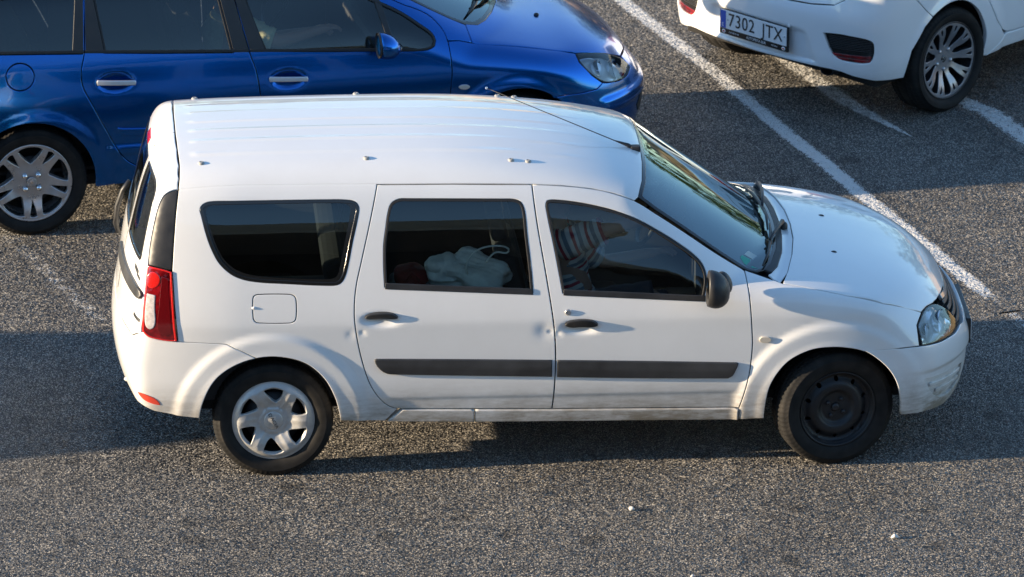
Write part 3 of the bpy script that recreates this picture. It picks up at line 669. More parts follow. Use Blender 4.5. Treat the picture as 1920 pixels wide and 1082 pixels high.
# ------------------------------------------------------------------ wheels
def wheel(parent, x, y, R, width, rimR, style, side=-1, steer=0., cz=None):
    """wheel: dark barrel with tyre, rim / cover and bolts; built for the near side, outer face towards -y"""
    cz = cz or R-.008
    hw = width/2
    W_ = lathe('wheel', [(rimR*.98,-hw*.72),(rimR*.93,-hw*.60),(rimR*.90,hw*.5),(.05,hw*.45)], 48, M['liner'] if style != 'steel' else M['steel_black'], parent)
    NS = 216
    prof = [(rimR*.985,-hw*.70),(rimR*1.02,-hw*.86),(rimR*1.09,-hw*.985),(rimR*1.0+(R-rimR)*.42,-hw*1.05),(rimR+(R-rimR)*.62,-hw*1.04),(rimR+(R-rimR)*.66,-hw*1.045),(R-.034,-hw*.99),(R-.018,-hw*.93),(R-.007,-hw*.82)]
    for f in (-.62,-.58,-.54,-.30,-.26,-.22,.0,.05,.3,.34,.38,.62,.66,.70): prof.append((R-(.007 if abs(abs(f)-.58) < .02 or abs(abs(f)-.26) < .02 or f in (.34,.66) else 0.), f*hw))
    prof += [(R-.01,hw*.85),(R-.03,hw),(rimR*1.05,hw*.95),(rimR*.98,hw*.7)]
    def mod(i, j):
        if 6 <= j <= 8: return -.003 if i % 3 == 0 else 0
        if 9 <= j < 9+14: return -.005 if (i+(1 if j > 14 else 0)) % 3 == 0 else 0
        return 0
    ty = lathe('tyre', prof, NS, M['tyre'], W_, mod=mod)
    def dish(fn):
        return lambda uv: np.stack([uv[:, 0], fn(np.hypot(uv[:, 0], uv[:, 1])), uv[:, 1]], -1)
    if style == 'cover6':
        f = dish(lambda r: -hw*.80-.020*np.cos(np.clip(r/rimR, 0, 1)*3.1)*0-.022*sstep(rimR*.3, rimR*.75, r)+.018*sstep(rimR*.82, rimR*1.02, r)-.006*sstep(rimR*.36, rimR*.30, r))
        f0 = f
        def f(uv):
            P = f0(uv); r = np.hypot(uv[:,0], uv[:,1])/rimR; th = np.degrees(np.arctan2(uv[:,1], uv[:,0]))+2
            dth = (th-9*(r-.65)+30) % 60-30
            P[:,1] -= .005*np.clip(1-np.abs(dth)/10, 0, 1)*sstep(.34,.46,r)*(1-sstep(.78,.90,r))
            return P
        hs = []
        for k in range(6):
            a = math.radians(60*k+28); pts = []
            for (r, da) in ((.48,-7),(.60,-14),(.82,-16),(.86,-11),(.88,0),(.86,11),(.82,16.5),(.62,11.5),(.51,5),(.465,-2)):
                t = a+math.radians(da*1.05+9*(r-.65)); pts.append((r*rimR*math.cos(t), r*rimR*math.sin(t)))
            hs.append(smoothloop(pts, .006, corner=75))
        sheet('wheel_cover', circ(0,0,rimR*1.02,64), hs, f, M['hubsilver'], W_, h=.012, gap=0, bev=.004, rim=.022, step=.006)
        lathe('centre_cap', [(rimR*.235,-hw*.8-.001),(rimR*.235,-hw*.8-.007),(rimR*.21,-hw*.8-.011),(0.0001,-hw*.8-.013)], 32, M['hubsilver'], W_)
        text('lettering', 'DACIA', rimR*.115, M['plastic_grey'], W_, Matrix.Translation((0,-hw*.8-.0135,0)) @ Matrix.Rotation(math.radians(62),4,'Y') @ Matrix.Rotation(math.pi/2,4,'X'), sx=1.25)
        lathe('brake_drum', [(rimR*.7,-hw*.3),(rimR*.68,-hw*.45),(.0001,-hw*.45)], 32, M['steel_black'], W_)
    elif style == 'steel':
        f = dish(lambda r: -hw*.42-.030*sstep(rimR*.92, rimR*.60, r)+.022*sstep(rimR*.55, rimR*.36, r)-.012*np.exp(-((r-rimR*.93)/(rimR*.06))**2)-.02*sstep(rimR*.93, rimR, r))
        hs = [circ(rimR*.80*math.cos(2*math.pi*(k+.5)/10), rimR*.80*math.sin(2*math.pi*(k+.5)/10), rimR*.060, 12) for k in range(10)]
        sheet('rim', circ(0,0,rimR*.985,64), hs+[circ(0,0,rimR*.115,24)], f, M['steel_black'], W_, h=.012, gap=0, bev=.002, rim=.012, step=.007)
        lathe('rim_lip', [(rimR*1.0,-hw*.80),(rimR*1.035,-hw*.90),(rimR*1.03,-hw*.95),(rimR*.985,-hw*.88),(rimR*.965,-hw*.5)], 64, M['steel_black'], W_)
        lathe('hub', [(rimR*.105,-hw*.40),(rimR*.105,-hw*.60),(rimR*.06,-hw*.64),(.0001,-hw*.64)], 20, M['dark_alloy'], W_)
        for k in range(4):
            a = math.radians(45+90*k+12); b = lathe('wheel_bolt', [(.011,0),(.011,-.018),(.006,-.022),(.0001,-.022)], 8, M['dark_alloy'], W_); b.location = (.05*math.cos(a),-hw*.44,.05*math.sin(a))
    elif style == 'split5':
        f = dish(lambda r: -hw*.86+.026*sstep(rimR*.9, rimR*.35, r)-.004*sstep(rimR*.95, rimR, r))
        hs = []
        for k in range(5):
            a0 = math.radians(-88+72*k)
            def P(r, da): t = a0+math.radians(da); return (r*rimR*math.cos(t), r*rimR*math.sin(t))
            hs.append(smoothloop([P(.55,-1.5),(P(.70,-4.5)),P(.90,-6.0),P(.93,0),P(.90,6.0),P(.70,4.5),P(.55,1.5),P(.50,0)], .006, corner=80))
            hs.append(smoothloop([P(.47,36),P(.50,30),P(.68,19.5),P(.90,15.5),P(.935,23),P(.94,36),P(.935,49),P(.90,56.5),P(.68,52.5),P(.50,42)], .007, corner=80))
        sheet('rim', circ(0,0,rimR*1.01,72), hs, f, M['silver'], W_, h=.012, gap=0, bev=.004, rim=.035, step=.006)
        lathe('rim_barrel', [(rimR*1.02,-hw*.88),(rimR*1.0,-hw*.93),(rimR*.965,-hw*.86),(rimR*.93,-hw*.4),(rimR*.88,hw*.4)], 64, M['silver'], W_)
        lathe('centre_cap', [(rimR*.13,-hw*.70),(rimR*.13,-hw*.735),(rimR*.11,-hw*.745),(.0001,-hw*.75)], 28, M['silver'], W_)
        # small rampant-animal emblem
        eb = [(-.006,-.014),(-.001,-.011),(.001,-.004),(.006,-.012),(.010,-.011),(.006,-.002),(.008,.003),(.013,.006),(.010,.009),(.005,.007),(.004,.012),(-.001,.015),(-.005,.012),(-.001,.009),(-.002,.005),(-.009,.008),(-.012,.005),(-.006,.001),(-.010,-.004),(-.007,-.006),(-.003,-.003)]
        sheet('emblem', eb, [], lambda uv: np.stack([uv[:,0], -hw*.755+0*uv[:,0], uv[:,1]], -1), M['chrome'], W_, h=.006, gap=0, bev=.0008, rim=.003, step=.004, nosm=True)
        for k in range(4):
            a = math.radians(45+90*k+2); b = lathe('wheel_bolt', [(.017,0),(.016,-.016),(.011,-.022),(.0001,-.025)], 14, M['chrome'], W_); b.location = (.054*math.cos(a),-hw*.66,.054*math.sin(a))
        lathe('brake_disc', [(rimR*.62,-hw*.2),(rimR*.62,-hw*.3),(.0001,-hw*.3)], 36, M['steel_black'], W_)
    elif style == 'y10':
        f = dish(lambda r: -hw*.86+.040*sstep(rimR*.95, rimR*.2, r))
        hs = []
        for k in range(5):
            a0 = math.radians(90+72*k)
            def P(r, da): t = a0+math.radians(da); return (r*rimR*math.cos(t), r*rimR*math.sin(t))
            # big window between two spokes of a pair and window between pairs
            hs.append(smoothloop([P(.34,0),P(.42,-9),P(.62,-8),P(.90,-9.5),P(.93,0),P(.90,9.5),P(.62,8),P(.42,9)], .006, corner=80))
            hs.append(smoothloop([P(.30,36),P(.40,29),P(.62,27.0),P(.90,28.5),P(.93,36),P(.90,43.5),P(.62,45.0),P(.40,43)], .006, corner=80))
            for s in (-18.5, 18.5): hs.append(smoothloop([P(.70,s),P(.88,s-2.6),P(.91,s),P(.88,s+2.6)], .005, corner=70))
        sheet('rim', circ(0,0,rimR*1.0,72), hs, f, M['machined'], W_, h=.012, gap=0, bev=.002, rim=.004, step=.006)
        sheet('rim_back', circ(0,0,rimR*.995,72), hs, lambda uv: f(uv)+[0,.003,0], M['dark_alloy'], W_, h=.014, gap=0, bev=.002, rim=.034, step=.007)
        lathe('rim_barrel', [(rimR*1.02,-hw*.88),(rimR*1.0,-hw*.92),(rimR*.975,-hw*.86),(rimR*.93,-hw*.3),(rimR*.88,hw*.4)], 64, M['dark_alloy'], W_)
        lathe('centre_cap', [(rimR*.13,-hw*.44),(rimR*.13,-hw*.50),(.0001,-hw*.52)], 28, M['gloss_black'], W_)
        text('lettering', 'KIA', rimR*.12, M['silver'], W_, Matrix.Translation((0,-hw*.525,0)) @ Matrix.Rotation(math.radians(-35),4,'Y') @ Matrix.Rotation(math.pi/2,4,'X'), sx=1.3)
        for k in range(5):
            a = math.radians(54+72*k); b = lathe('wheel_bolt', [(.012,0),(.0115,-.014),(.007,-.018),(.0001,-.019)], 12, M['silver'], W_); b.location = (.062*math.cos(a),-hw*.42,.062*math.sin(a))
        lathe('brake_disc', [(rimR*.66,-hw*.1),(rimR*.66,-hw*.2),(.0001,-hw*.2)], 36, M['steel_black'], W_)
    W_.location = (x, y, cz)
    W_.rotation_euler = (0, 0, math.radians(steer)+(math.pi if side > 0 else 0))
    return W_
def conv(F, cA, pts, tgt, A=(0,0), B=(0,0)):
    P = fmap(F, cA, *A)(np.array(pts, float))
    if tgt == 'cyl': return np.stack([P[:,0], np.arctan2(P[:,2]-B[1], -(P[:,1]-B[0]))*.6], -1)
    if tgt == 'polf': return np.stack([np.arctan2(-P[:,1], P[:,0]-B[0])*.6, P[:,2]], -1)
    if tgt == 'pol': return np.stack([np.arctan2(-P[:,1], -(P[:,0]-B[0]))*.6, P[:,2]], -1)
    if tgt == 'side': return P[:, [0,2]]
    if tgt == 'top': return P[:, :2]
    if tgt == 'xyz': return P
    if tgt == 'rup': return np.stack([P[:,1], P[:,0]*RB_S+P[:,2]*RB_C], -1)
RB = math.radians(38); RB_S, RB_C = math.sin(RB), math.cos(RB)
def rupmap(F):
    """chart seen from behind and above: u = y, v across the view"""
    def f(uv):
        u, v = uv[:,0], uv[:,1]; s = np.array([RB_S,0,RB_C]); D = np.array([RB_C,0,-RB_S])
        O = v[:,None]*s+u[:,None]*np.array([0,1,0])-2.6*D; return_ = solve(F, O, np.broadcast_to(D,(len(u),3)), 0., 2.9, n=160)
        bad = np.isnan(return_[:,0])
        if bad.any():
            good = np.where(~bad)[0]
            for i in np.where(bad)[0]: return_[i] = return_[good[np.argmin(np.sum((uv[good]-uv[i])**2,1))]]
        return return_
    f.n = lambda P: grad(F, P); return f
def rear3(F, yz):
    yz = np.array(yz, float); O = np.stack([np.full(len(yz),-2.), yz[:,0], yz[:,1]], -1)
    return solve(F, O, np.array([[1.,0,0]]), 0, 2.4, n=160)
def rearrup(F, yz): P = rear3(F, yz); return np.stack([P[:,1], P[:,0]*RB_S+P[:,2]*RB_C], -1)
def symm(near):
    """near half given from one centre point to the other (second coordinate is y): close it with its mirror image"""
    a = np.array(near, float); b = a[::-1].copy(); b[:,1] *= -1
    k = [q for q in b if abs(q[1]) > 1e-6]; return np.vstack([a, np.array(k)]) if k else a
def symu(near):
    a = np.array(near, float); b = a[::-1].copy(); b[:,0] *= -1; return np.vstack([a, b[np.abs(b[:,0]) > 1e-6]])
def symc(near):
    """mirror for cyl charts about the vertical (v = .6*pi/2)"""
    c = .6*math.pi/2; a = np.array(near, float); b = a[::-1].copy(); b[:,1] = 2*c-b[:,1]; return np.vstack([a, b[np.abs(b[:,1]-c) > 1e-6]])
def liner_arch(parent, x, R, y0, y1, z0=.31, name='wheel_arch_liner'):
    V = []; Fc = []; n = 26
    for i in range(n+1):
        a = math.pi*(-.02+1.04*i/n)
        for y in (y0, y1): V.append((x+R*math.cos(a), y, z0+R*math.sin(a)))
    V.append((x, y1, z0+.0))
    for i in range(n): Fc.append((2*i, 2*i+1, 2*i+3, 2*i+2)); Fc.append((2*i+1, len(V)-1, 2*i+3))
    return mk(name, V, Fc, M['liner'], parent)
# ------------------------------------------------------------------ the white van-bodied estate
van = empty('estate_car'); tag(van, 'white high-roofed estate car with dented doors and black rub strips, in the foreground', 'car')
VS = fmap(V_F, 'side'); VC = fmap(V_F, 'cyl', -.3, .45); VP = fmap(V_F, 'pol', -.25); VPF = fmap(V_F, 'polf', 3.0); VT = fmap(V_F, 'top'); VR = fmap(V_F, 'cyl', 0., .9); VU = rupmap(V_F)
rd = smoothloop([(.640,.360),(.596,.375),(.555,.411),(.497,.504),(.451,.652),(.420,.822),(.416,.924),(.427,1.031),(.457,1.157),(.501,1.335),(.544,1.520)], .03, 60, False)
bs = smoothloop([(1.339,1.505),(1.360,1.327),(1.399,1.092),(1.430,.896),(1.445,.769),(1.451,.631),(1.445,.443),(1.436,.341)], .03, 60, False)
fs = smoothloop([(2.438,1.028),(2.451,.929),(2.462,.780),(2.466,.668),(2.450,.517),(2.403,.328)], .03, 60, False)
gu = [(.935,1.516),(1.339,1.505)]; gu2 = smoothloop([(1.339,1.505),(1.511,1.493),(1.651,1.475),(1.758,1.451),(1.868,1.411),(1.978,1.341),(2.108,1.253),(2.302,1.117),(2.438,1.028)], .03, 60, False)
o_rd = np.vstack([rd, gu, bs[1:]]); o_fd = np.vstack([bs[::-1], gu2[1:], fs[1:]])
w_rd = smoothloop([(.575,1.026),(.572,1.217),(.586,1.32),(.598,1.389),(.615,1.431),(.654,1.451),(.70,1.452),(1.19,1.442),(1.239,1.440),(1.277,1.427),(1.296,1.384),(1.307,1.266),(1.324,1.109),(1.333,.984)], .015, 55)
w_fd = smoothloop([(1.488,.979),(1.448,1.20),(1.408,1.405),(1.415,1.428),(1.440,1.432),(1.533,1.423),(1.648,1.402),(1.761,1.372),(1.875,1.327),(1.990,1.263),(2.102,1.191),(2.178,1.133),(2.215,1.088),(2.229,1.027),(2.208,.932)], .015, 55)
w_q = smoothloop([(-.358,1.392),(-.364,1.417),(-.350,1.440),(-.312,1.454),(-.2,1.456),(.029,1.456),(.30,1.455),(.375,1.453),(.428,1.444),(.447,1.419),(.443,1.378),(.412,1.251),(.383,1.119),(.366,1.071),(.345,1.046),(.310,1.037),(.079,1.050),(-.107,1.066),(-.199,1.096),(-.267,1.153),(-.305,1.219),(-.334,1.297)], .015, 60)
w_fuel = smoothloop([(-.103,.966),(-.098,.990),(-.076,.999),(.087,.997),(.112,.987),(.120,.960),(.119,.885),(.110,.860),(.084,.851),(-.073,.855),(-.097,.867),(-.103,.892)], .012, 60)
ar = [(-.089,.669),(.038,.673),(.167,.634),(.259,.550),(.312,.447),(.337,.352),(.343,.305)]
arr = smoothloop(ar, .02, 60, False)
o_q = np.vstack([rd[::-1], [(.575,.288)], arr[::-1], [(-.163,.708),(-.239,.743),(-.361,.750),(-.487,.755),(-.503,.953),(-.511,1.117),(-.501,1.243),(-.487,1.388),(-.471,1.507),(-.30,1.520),(-.157,1.525),(.252,1.523)]])
W = M['white']
dr = sheet('rear_door', o_rd, [w_rd], VS, W, van, h=.018, rim=.02)
df = sheet('front_door', o_fd, [w_fd], VS, W, van, h=.018, rim=.02); df['label'] = 'front door with lock, dented at its rear edge'
dr['label'] = 'rear side door with a crease dent at its front edge'
qp = sheet('rear_quarter_panel', o_q, [w_q, w_fuel], VS, W, van, h=.02, gap=.0018, rim=.03)
fuel = sheet('fuel_flap', w_fuel, [], VS, W, qp, h=.03, gap=.0028, rim=.012)
blob('fuel_flap_pull', lambda d: (-.098+d.x*.011, -.852+d.y*.007, .932+d.z*.008), W, qp, 14, 8)
# glazing
def window(door, loop, seal_w, mat, name='window_pane', belt=None, off=-.007):
    ring('window_seal', loop, seal_w, VS, M['rubber'], door, off=.0015, rim=.012)
    return sheet(name, inset(ccw(loop), .004), [], VS, mat, door, h=.05, gap=0, bev=.001, rim=0, off=off)
window(dr, w_rd, .0115, M['glass_side']); window(df, w_fd, .0115, M['glass_side'])
def beltm(loop, p0, p1, door):
    a, b = np.array(p0), np.array(p1); sheet('belt_moulding', [a+(0,-.004), b+(0,-.004), b+(-.002,.026), a+(.002,.026)], [], VS, M['plastic'], door, h=.03, gap=0, bev=.004, rim=.012, off=.006)
beltm(w_rd, (.575,1.018), (1.334,.976), dr); beltm(w_fd, (1.49,.970), (2.222,.925), df)
ring('window_seal', w_q, .0155, VS, M['gloss_black'], qp, off=.0012, rim=.008)
qi = sheet('frit_band', inset(w_q, .014), [inset(smoothloop([(-.335,1.405),(-.32,1.43),(-.28,1.437),(.03,1.44),(.37,1.436),(.402,1.42),(.402,1.385),(.372,1.25),(.343,1.12),(.33,1.085),(.30,1.07),(.08,1.078),(-.09,1.094),(-.18,1.122),(-.243,1.172),(-.28,1.235),(-.308,1.31)], .015, 60), .0)], VS, M['gloss_black'], qp, h=.03, gap=0, bev=.0005, rim=0, off=-.0015)
sheet('window_pane', inset(w_q, .010), [], VS, M['glass_dark'], qp, h=.05, gap=0, bev=.001, rim=0, off=-.003)
# sill, in two lengths
s1 = [(.585,.288),(.80,.282),(1.036,.275),(1.036,.3475),(.80,.3535),(.665,.3575)]; s2 = [(1.039,.275),(1.7,.267),(2.402,.258),(2.402,.3265),(1.9,.3335),(1.436,.3395),(1.039,.3475)]
sill = [sheet('sill', s, [], VS, W, van, h=.025, gap=.0012, bev=.006, rim=.05, off=.010) for s in (s1, s2)]
# rub strips
rs1 = smoothloop([(.518,.645),(.53,.649),(1.432,.624),(1.432,.533),(.62,.563),(.585,.567),(.563,.578),(.532,.61)], .02, 50); rs2 = smoothloop([(1.458,.623),(2.385,.590),(2.395,.585),(2.392,.575),(2.364,.517),(2.342,.505),(1.458,.531)], .02, 50)
def ridge(uv):
    zc = np.where(uv[:,0] < 1.44, .606-.0275*(uv[:,0]-.518), .577-.0352*(uv[:,0]-1.457)); return .012+.006*(1-np.abs(uv[:,1]-zc)/.05)
rub = [sheet('rub_strip', l, [], VS, M['plastic_grey'], p, h=.014, gap=0, bev=.006, rim=.022, off=ridge) for l, p in ((rs1, dr), (rs2, df))]
# handles
def handle(cx, zb, door):
    loop = smoothloop([(cx-.086,zb+.002),(cx-.078,zb+.014),(cx-.05,zb+.024),(cx,zb+.029),(cx+.05,zb+.024),(cx+.078,zb+.010),(cx+.086,zb-.002),(cx+.06,zb-.007),(cx,zb-.009),(cx-.06,zb-.005)], .008, 70)
    return sheet('door_handle', loop, [], VS, M['plastic'], door, h=.010, gap=0, bev=.003, rim=.03, off=lambda uv: .034-.015*((uv[:,0]-cx)/.086)**2-.010*((uv[:,1]-zb+.006)/.035)**2)
handle(.555,.872,dr); handle(1.582,.816,df)
lk = lathe('door_lock', [(.016,0),(.016,-.006),(.012,-.009),(.005,-.007),(.0001,-.007)], 20, M['silver'], df); lk.location = (1.513,-.864,.881)
# wing mirror
def mir(d):
    x = d.x; 
    if x < -.25: x = -.25
    return (2.245+.092*x+.02*d.z*.3, -.958+.085*d.y, 1.026+.098*d.z-.028*d.x*(1 if d.z < 0 else .6))
mb = blob('wing_mirror', mir, M['plastic'], van, 28, 18); mb['label'] = 'black plastic wing mirror on the near front door'
blob('mirror_foot', lambda d: (2.315+.042*d.x, -.885+.05*d.y, 1.035+.055*d.z-.02*d.x), M['plastic'], mb, 16, 10)
sheet('mirror_glass', circ(0,0,.068,24), [], lambda uv: np.stack([2.219+0*uv[:,0], -.958+uv[:,0], 1.02+uv[:,1]], -1), M['chrome'], mb, h=.03, gap=0, bev=.001, rim=0)
# front wing
fa = [(3.045,.188),(2.983,.204),(2.883,.213),(2.770,.202),(2.664,.154),(2.601,.088),(2.557,.001),(2.540,-.103),(2.535,-.194)]
fsc = conv(V_F, 'side', fs, 'cyl', B=(-.3,.45))
fend = np.vstack([fsc[::-1], [(2.554,.537),(2.627,.504),(2.767,.480),(2.956,.448),(3.150,.422),(3.35,.430),(3.364,.428),(3.331,.334),(3.340,.211),(3.200,.197)], smoothloop(fa, .02, 60, False), [(2.406,-.202)]])
fw = sheet('front_wing', fend, [], VC, W, van, h=.018, gap=.0018, rim=.03)
lp = smoothloop([(2.500,.714),(2.505,.724),(2.515,.729),(2.548,.728),(2.558,.723),(2.562,.713),(2.558,.704),(2.548,.699),(2.515,.700),(2.505,.705)], .006, 70)
sheet('side_indicator', lp, [], VS, simple('pale_lens', (.62,.55,.45), .15, coat=1.), fw, h=.008, gap=0, bev=.003, rim=.016, off=.012)
# bonnet, cowl, windscreen
hl = [(3.364,-.662),(3.396,-.60),(3.438,-.53),(3.468,-.461),(3.506,-.338),(3.538,-.18),(3.550,0)]
ce = [(2.745,0),(2.737,-.219),(2.709,-.440),(2.665,-.653),(2.627,-.778)]
hs_ = [(2.767,-.796),(2.956,-.810),(3.150,-.791),(3.28,-.725)]
bon = sheet('bonnet', symm(np.vstack([ce, hs_, hl])), [], VT, W, van, h=.022, gap=.0018, rim=.02)
for k, (x, y) in enumerate(((2.927,.196),(2.936,-.344))):
    z = float(V_T(np.array([x]), np.array([y]))[0])
    n = blob('washer_jet', lambda d: (x+.018*d.x, y+.011*d.y, z-.004+.010*d.z), M['plastic'], bon, 14, 8)
gb = [(2.655,0),(2.648,-.20),(2.628,-.40),(2.585,-.58),(2.545,-.66)]; gb2 = [(x+.032, y*1.03) for x, y in gb]
def trough(uv):
    y = np.abs(uv[:,1]); e = 2.745-.19*(y/.78)**2.2*.62; return -.004-.012*np.exp(-((uv[:,0]-(e-.035))/.030)**2)
sheet('cowl', symm(np.vstack([gb2, [(2.56,-.70),(2.615,-.76)], np.array(ce)[::-1][1:]])), [], VT, W, van, h=.014, gap=.001, rim=.01, off=trough)
cs = sheet('scuttle_seal', symm(np.vstack([gb, np.array(gb2)[::-1]])) if False else np.vstack([gb, np.array(gb2)[::-1], (np.array(gb2)*[1,-1])[1:], (np.array(gb)*[1,-1])[::-1][:-1]]), [], VT, M['plastic'], van, h=.02, gap=0, bev=.003, rim=.02, off=.002)
hd = [(1.942,0),(1.940,-.15),(1.934,-.34),(1.918,-.52),(1.888,-.643)]
wn = [(1.978,-.657),(2.108,-.664),(2.302,-.676),(2.433,-.676),(2.50,-.690)]
wl = symm(np.vstack([hd, wn, gb[::-1]]))
ws = sheet('windscreen', wl, [], VT, M['glass_wind'], van, h=.04, gap=.001, bev=.001, rim=0, off=-.004)
ring('windscreen_seal', wl, .018, VT, M['gloss_black'], ws, off=.0005, rim=.01)
for nm, pts, mt in (('sticker', [(-.585,1.050),(-.625,1.034),(-.652,1.022),(-.640,1.048),(-.615,1.074),(-.590,1.078)], M['sticker_green']), ('sticker', [(-.525,1.045),(-.575,1.043),(-.578,1.075),(-.528,1.078)], simple('pale_sticker', (.35,.42,.42), .5))):
    q = fmap(V_F, 'ws')(np.array(pts)); c_ = ccw(q[:, :2]); sheet(nm, c_, [], VT, mt, ws, h=.02, gap=0, bev=.0005, rim=0, off=-.0030)
# wipers
def wz(x, y, o=.02): return (x, y, float(V_T(np.array([x]), np.array([y]))[0])+o)
def wiper(blade, arm, spindle, par):
    b = tube('wiper_blade', [wz(*p, .020) for p in blade], [.005]+[.008]*(len(blade)-2)+[.004], M['plastic'], par, seg=6)
    tube('wiper_arm', [wz(*p, .030) for p in arm], [.007,.009,.011,.014][:len(arm)], M['plastic'], b, seg=6)
    c = lathe('wiper_pivot', [(.024,0),(.024,.02),(.018,.032),(.0001,.036)], 16, M['plastic'], b, axis='z'); c.location = wz(*spindle, -.012)
    return b
wiper([(2.535,-.655),(2.575,-.52),(2.600,-.38),(2.615,-.25),(2.625,-.10)], [(2.602,-.36),(2.635,-.25),(2.665,-.16),(2.695,-.075)], (2.70,-.065), ws)
wiper([(2.605,-.20),(2.620,.02),(2.605,.20),(2.58,.38),(2.55,.50)], [(2.612,.15),(2.63,.32),(2.64,.48),(2.635,.60)], (2.635,.615), ws)
# roof
re_ = [(-.471,1.507),(-.30,1.520),(-.157,1.525),(.252,1.523),(.544,1.520),(.935,1.516),(1.339,1.505),(1.511,1.493),(1.651,1.475),(1.758,1.451),(1.868,1.411)]
ra = conv(V_F, 'side', re_, 'cyl', B=(0,.9)); rh = conv(V_F, 'top', hd[::-1], 'cyl', B=(0,.9)); rh[-1,1] = .6*math.pi/2
rr_ = conv(V_F, 'top', [(-.47,0),(-.47,-.143),(-.466,-.35),(-.460,-.517),(-.464,-.60)], 'cyl', B=(0,.9)); rr_[0,1] = .6*math.pi/2
roof = sheet('roof', symc(np.vstack([rr_, ra, rh])), [], VR, W, van, h=.020, gap=.0016, rim=.02)
for x in (-.35,.497,1.241,1.329):
    for y in (-.51,.51):
        z = float(V_T(np.array([x]), np.array([y]))[0]); st = lathe('roof_stud', [(.017,-.004),(.0165,.003),(.012,.008),(.005,.0085),(.004,.006),(.0001,.006)], 16, M['stud'], roof, axis='z'); st.location = (x, y, z-.001)
an = tube('aerial', [(1.906,-.19,1.525),(1.87,-.19,1.548),(1.80,-.19,1.574),(1.135,-.19,1.873)], [.012,.010,.0028,.0018], M['plastic'], roof, seg=8)
blob('aerial_tip', lambda d: (1.135+.007*d.x, -.19+.007*d.y, 1.873+.007*d.z), M['chrome'], an, 10, 6)
bx('aerial_foot', (1.885,-.212,1.512), (1.935,-.168,1.545), M['plastic'], an, .008)
gj = smoothloop([(-.465,1.509),(-.30,1.521),(-.157,1.526),(.252,1.524),(.540,1.521)], .04, 60, False)
for o_ in (sheet('roof_joint', np.vstack([gj+(0,.008), (gj-(0,.008))[::-1]]), [], VS, W, van, h=.02, gap=0, bev=.0005, rim=0, off=-.0012),): mirror(o_, van)
# tailgate with its two panes
tp = conv(V_F, 'top', [(-.472,0),(-.472,-.143),(-.468,-.35),(-.463,-.517),(-.466,-.60)], 'rup'); tp[0,0] = 0
te = conv(V_F, 'pol', [(.744,1.507),(.710,1.498),(.682,1.476),(.665,1.428),(.658,1.378),(.649,1.230),(.654,1.136),(.658,.998),(.659,.864),(.655,.795),(.645,.788),(.60,.753),(.40,.737),(0.,.737)], 'rup', A=(-.25,0)); te[-1,0] = 0
tg_o = symu(np.vstack([tp, te]))
p1_ = smoothloop(rearrup(V_F, [(-.17,1.505),(-.38,1.512),(-.50,1.505),(-.562,1.475),(-.592,1.40),(-.622,1.25),(-.642,1.145),(-.615,1.12),(-.40,1.115),(-.17,1.115)]), .02, 50); p2_ = smoothloop(rearrup(V_F, [(-.11,1.115),(.40,1.115),(.615,1.12),(.642,1.145),(.622,1.25),(.592,1.40),(.562,1.475),(.50,1.505),(.38,1.512),(-.11,1.505)]), .02, 50)
tg = sheet('tailgate', tg_o, [p1_, p2_], VU, W, van, h=.022, gap=.002, rim=.02)
for p in (p1_, p2_):
    ring('window_seal', p, .018, VU, M['gloss_black'], tg, off=.001, rim=.01); sheet('window_pane', inset(ccw(p), .006), [], VU, M['glass_dark'], tg, h=.05, gap=0, bev=.001, rim=0, off=-.004)
ds = rear3(V_F, [(-.14,z) for z in (1.60,1.5,1.4,1.3,1.2,1.1,1.0,.9,.8)]); tube('door_gap', [(p[0]+.001, p[1], p[2]) for p in ds if not np.isnan(p[0])], .003, M['liner'], tg, seg=6, caps=False)
tz = fmap(V_F, 'top')(np.array([(-.475,-.14),(-.54,-.14),(-.58,-.14)])); tube('door_gap', [tuple(p-[0,0,.001]) for p in tz], .003, M['liner'], tg, seg=6, caps=False)
sheet('number_plate_trim', smoothloop([(.02,.955),(.25,.945),(.50,.950),(.640,.962),(.652,.985),(.630,1.010),(.50,1.012),(.25,1.008),(.02,1.008)], .015, 50), [], VP, M['plastic_grey'], tg, h=.02, gap=0, bev=.006, rim=.025, off=.018)
sheet('high_brake_light', [(-.35,1.515),(-.10,1.515),(-.08,1.553),(-.33,1.553)], [], VP, M['red_bright'], tg, h=.02, gap=0, bev=.003, rim=.01, off=.004)
for u0, z0, wd, hh in ((.545,1.075,.05,.022),(.585,1.055,.035,.014),(.60,.865,.045,.018)):
    sheet('badge', [(u0,z0-hh*.5),(u0+wd,z0-hh),(u0+wd,z0),(u0,z0+hh*.4)], [], VP, M['plastic_grey'], tg, h=.01, gap=0, bev=.001, rim=.005, off=.004)
tube('rear_wiper', [(-.700,.34,1.215),(-.735,.35,1.16),(-.765,.35,1.07),(-.772,.35,.98),(-.760,.35,.935),(-.73,.35,.925)], [.012,.014,.016,.018,.018,.012], M['plastic'], tg, seg=8)
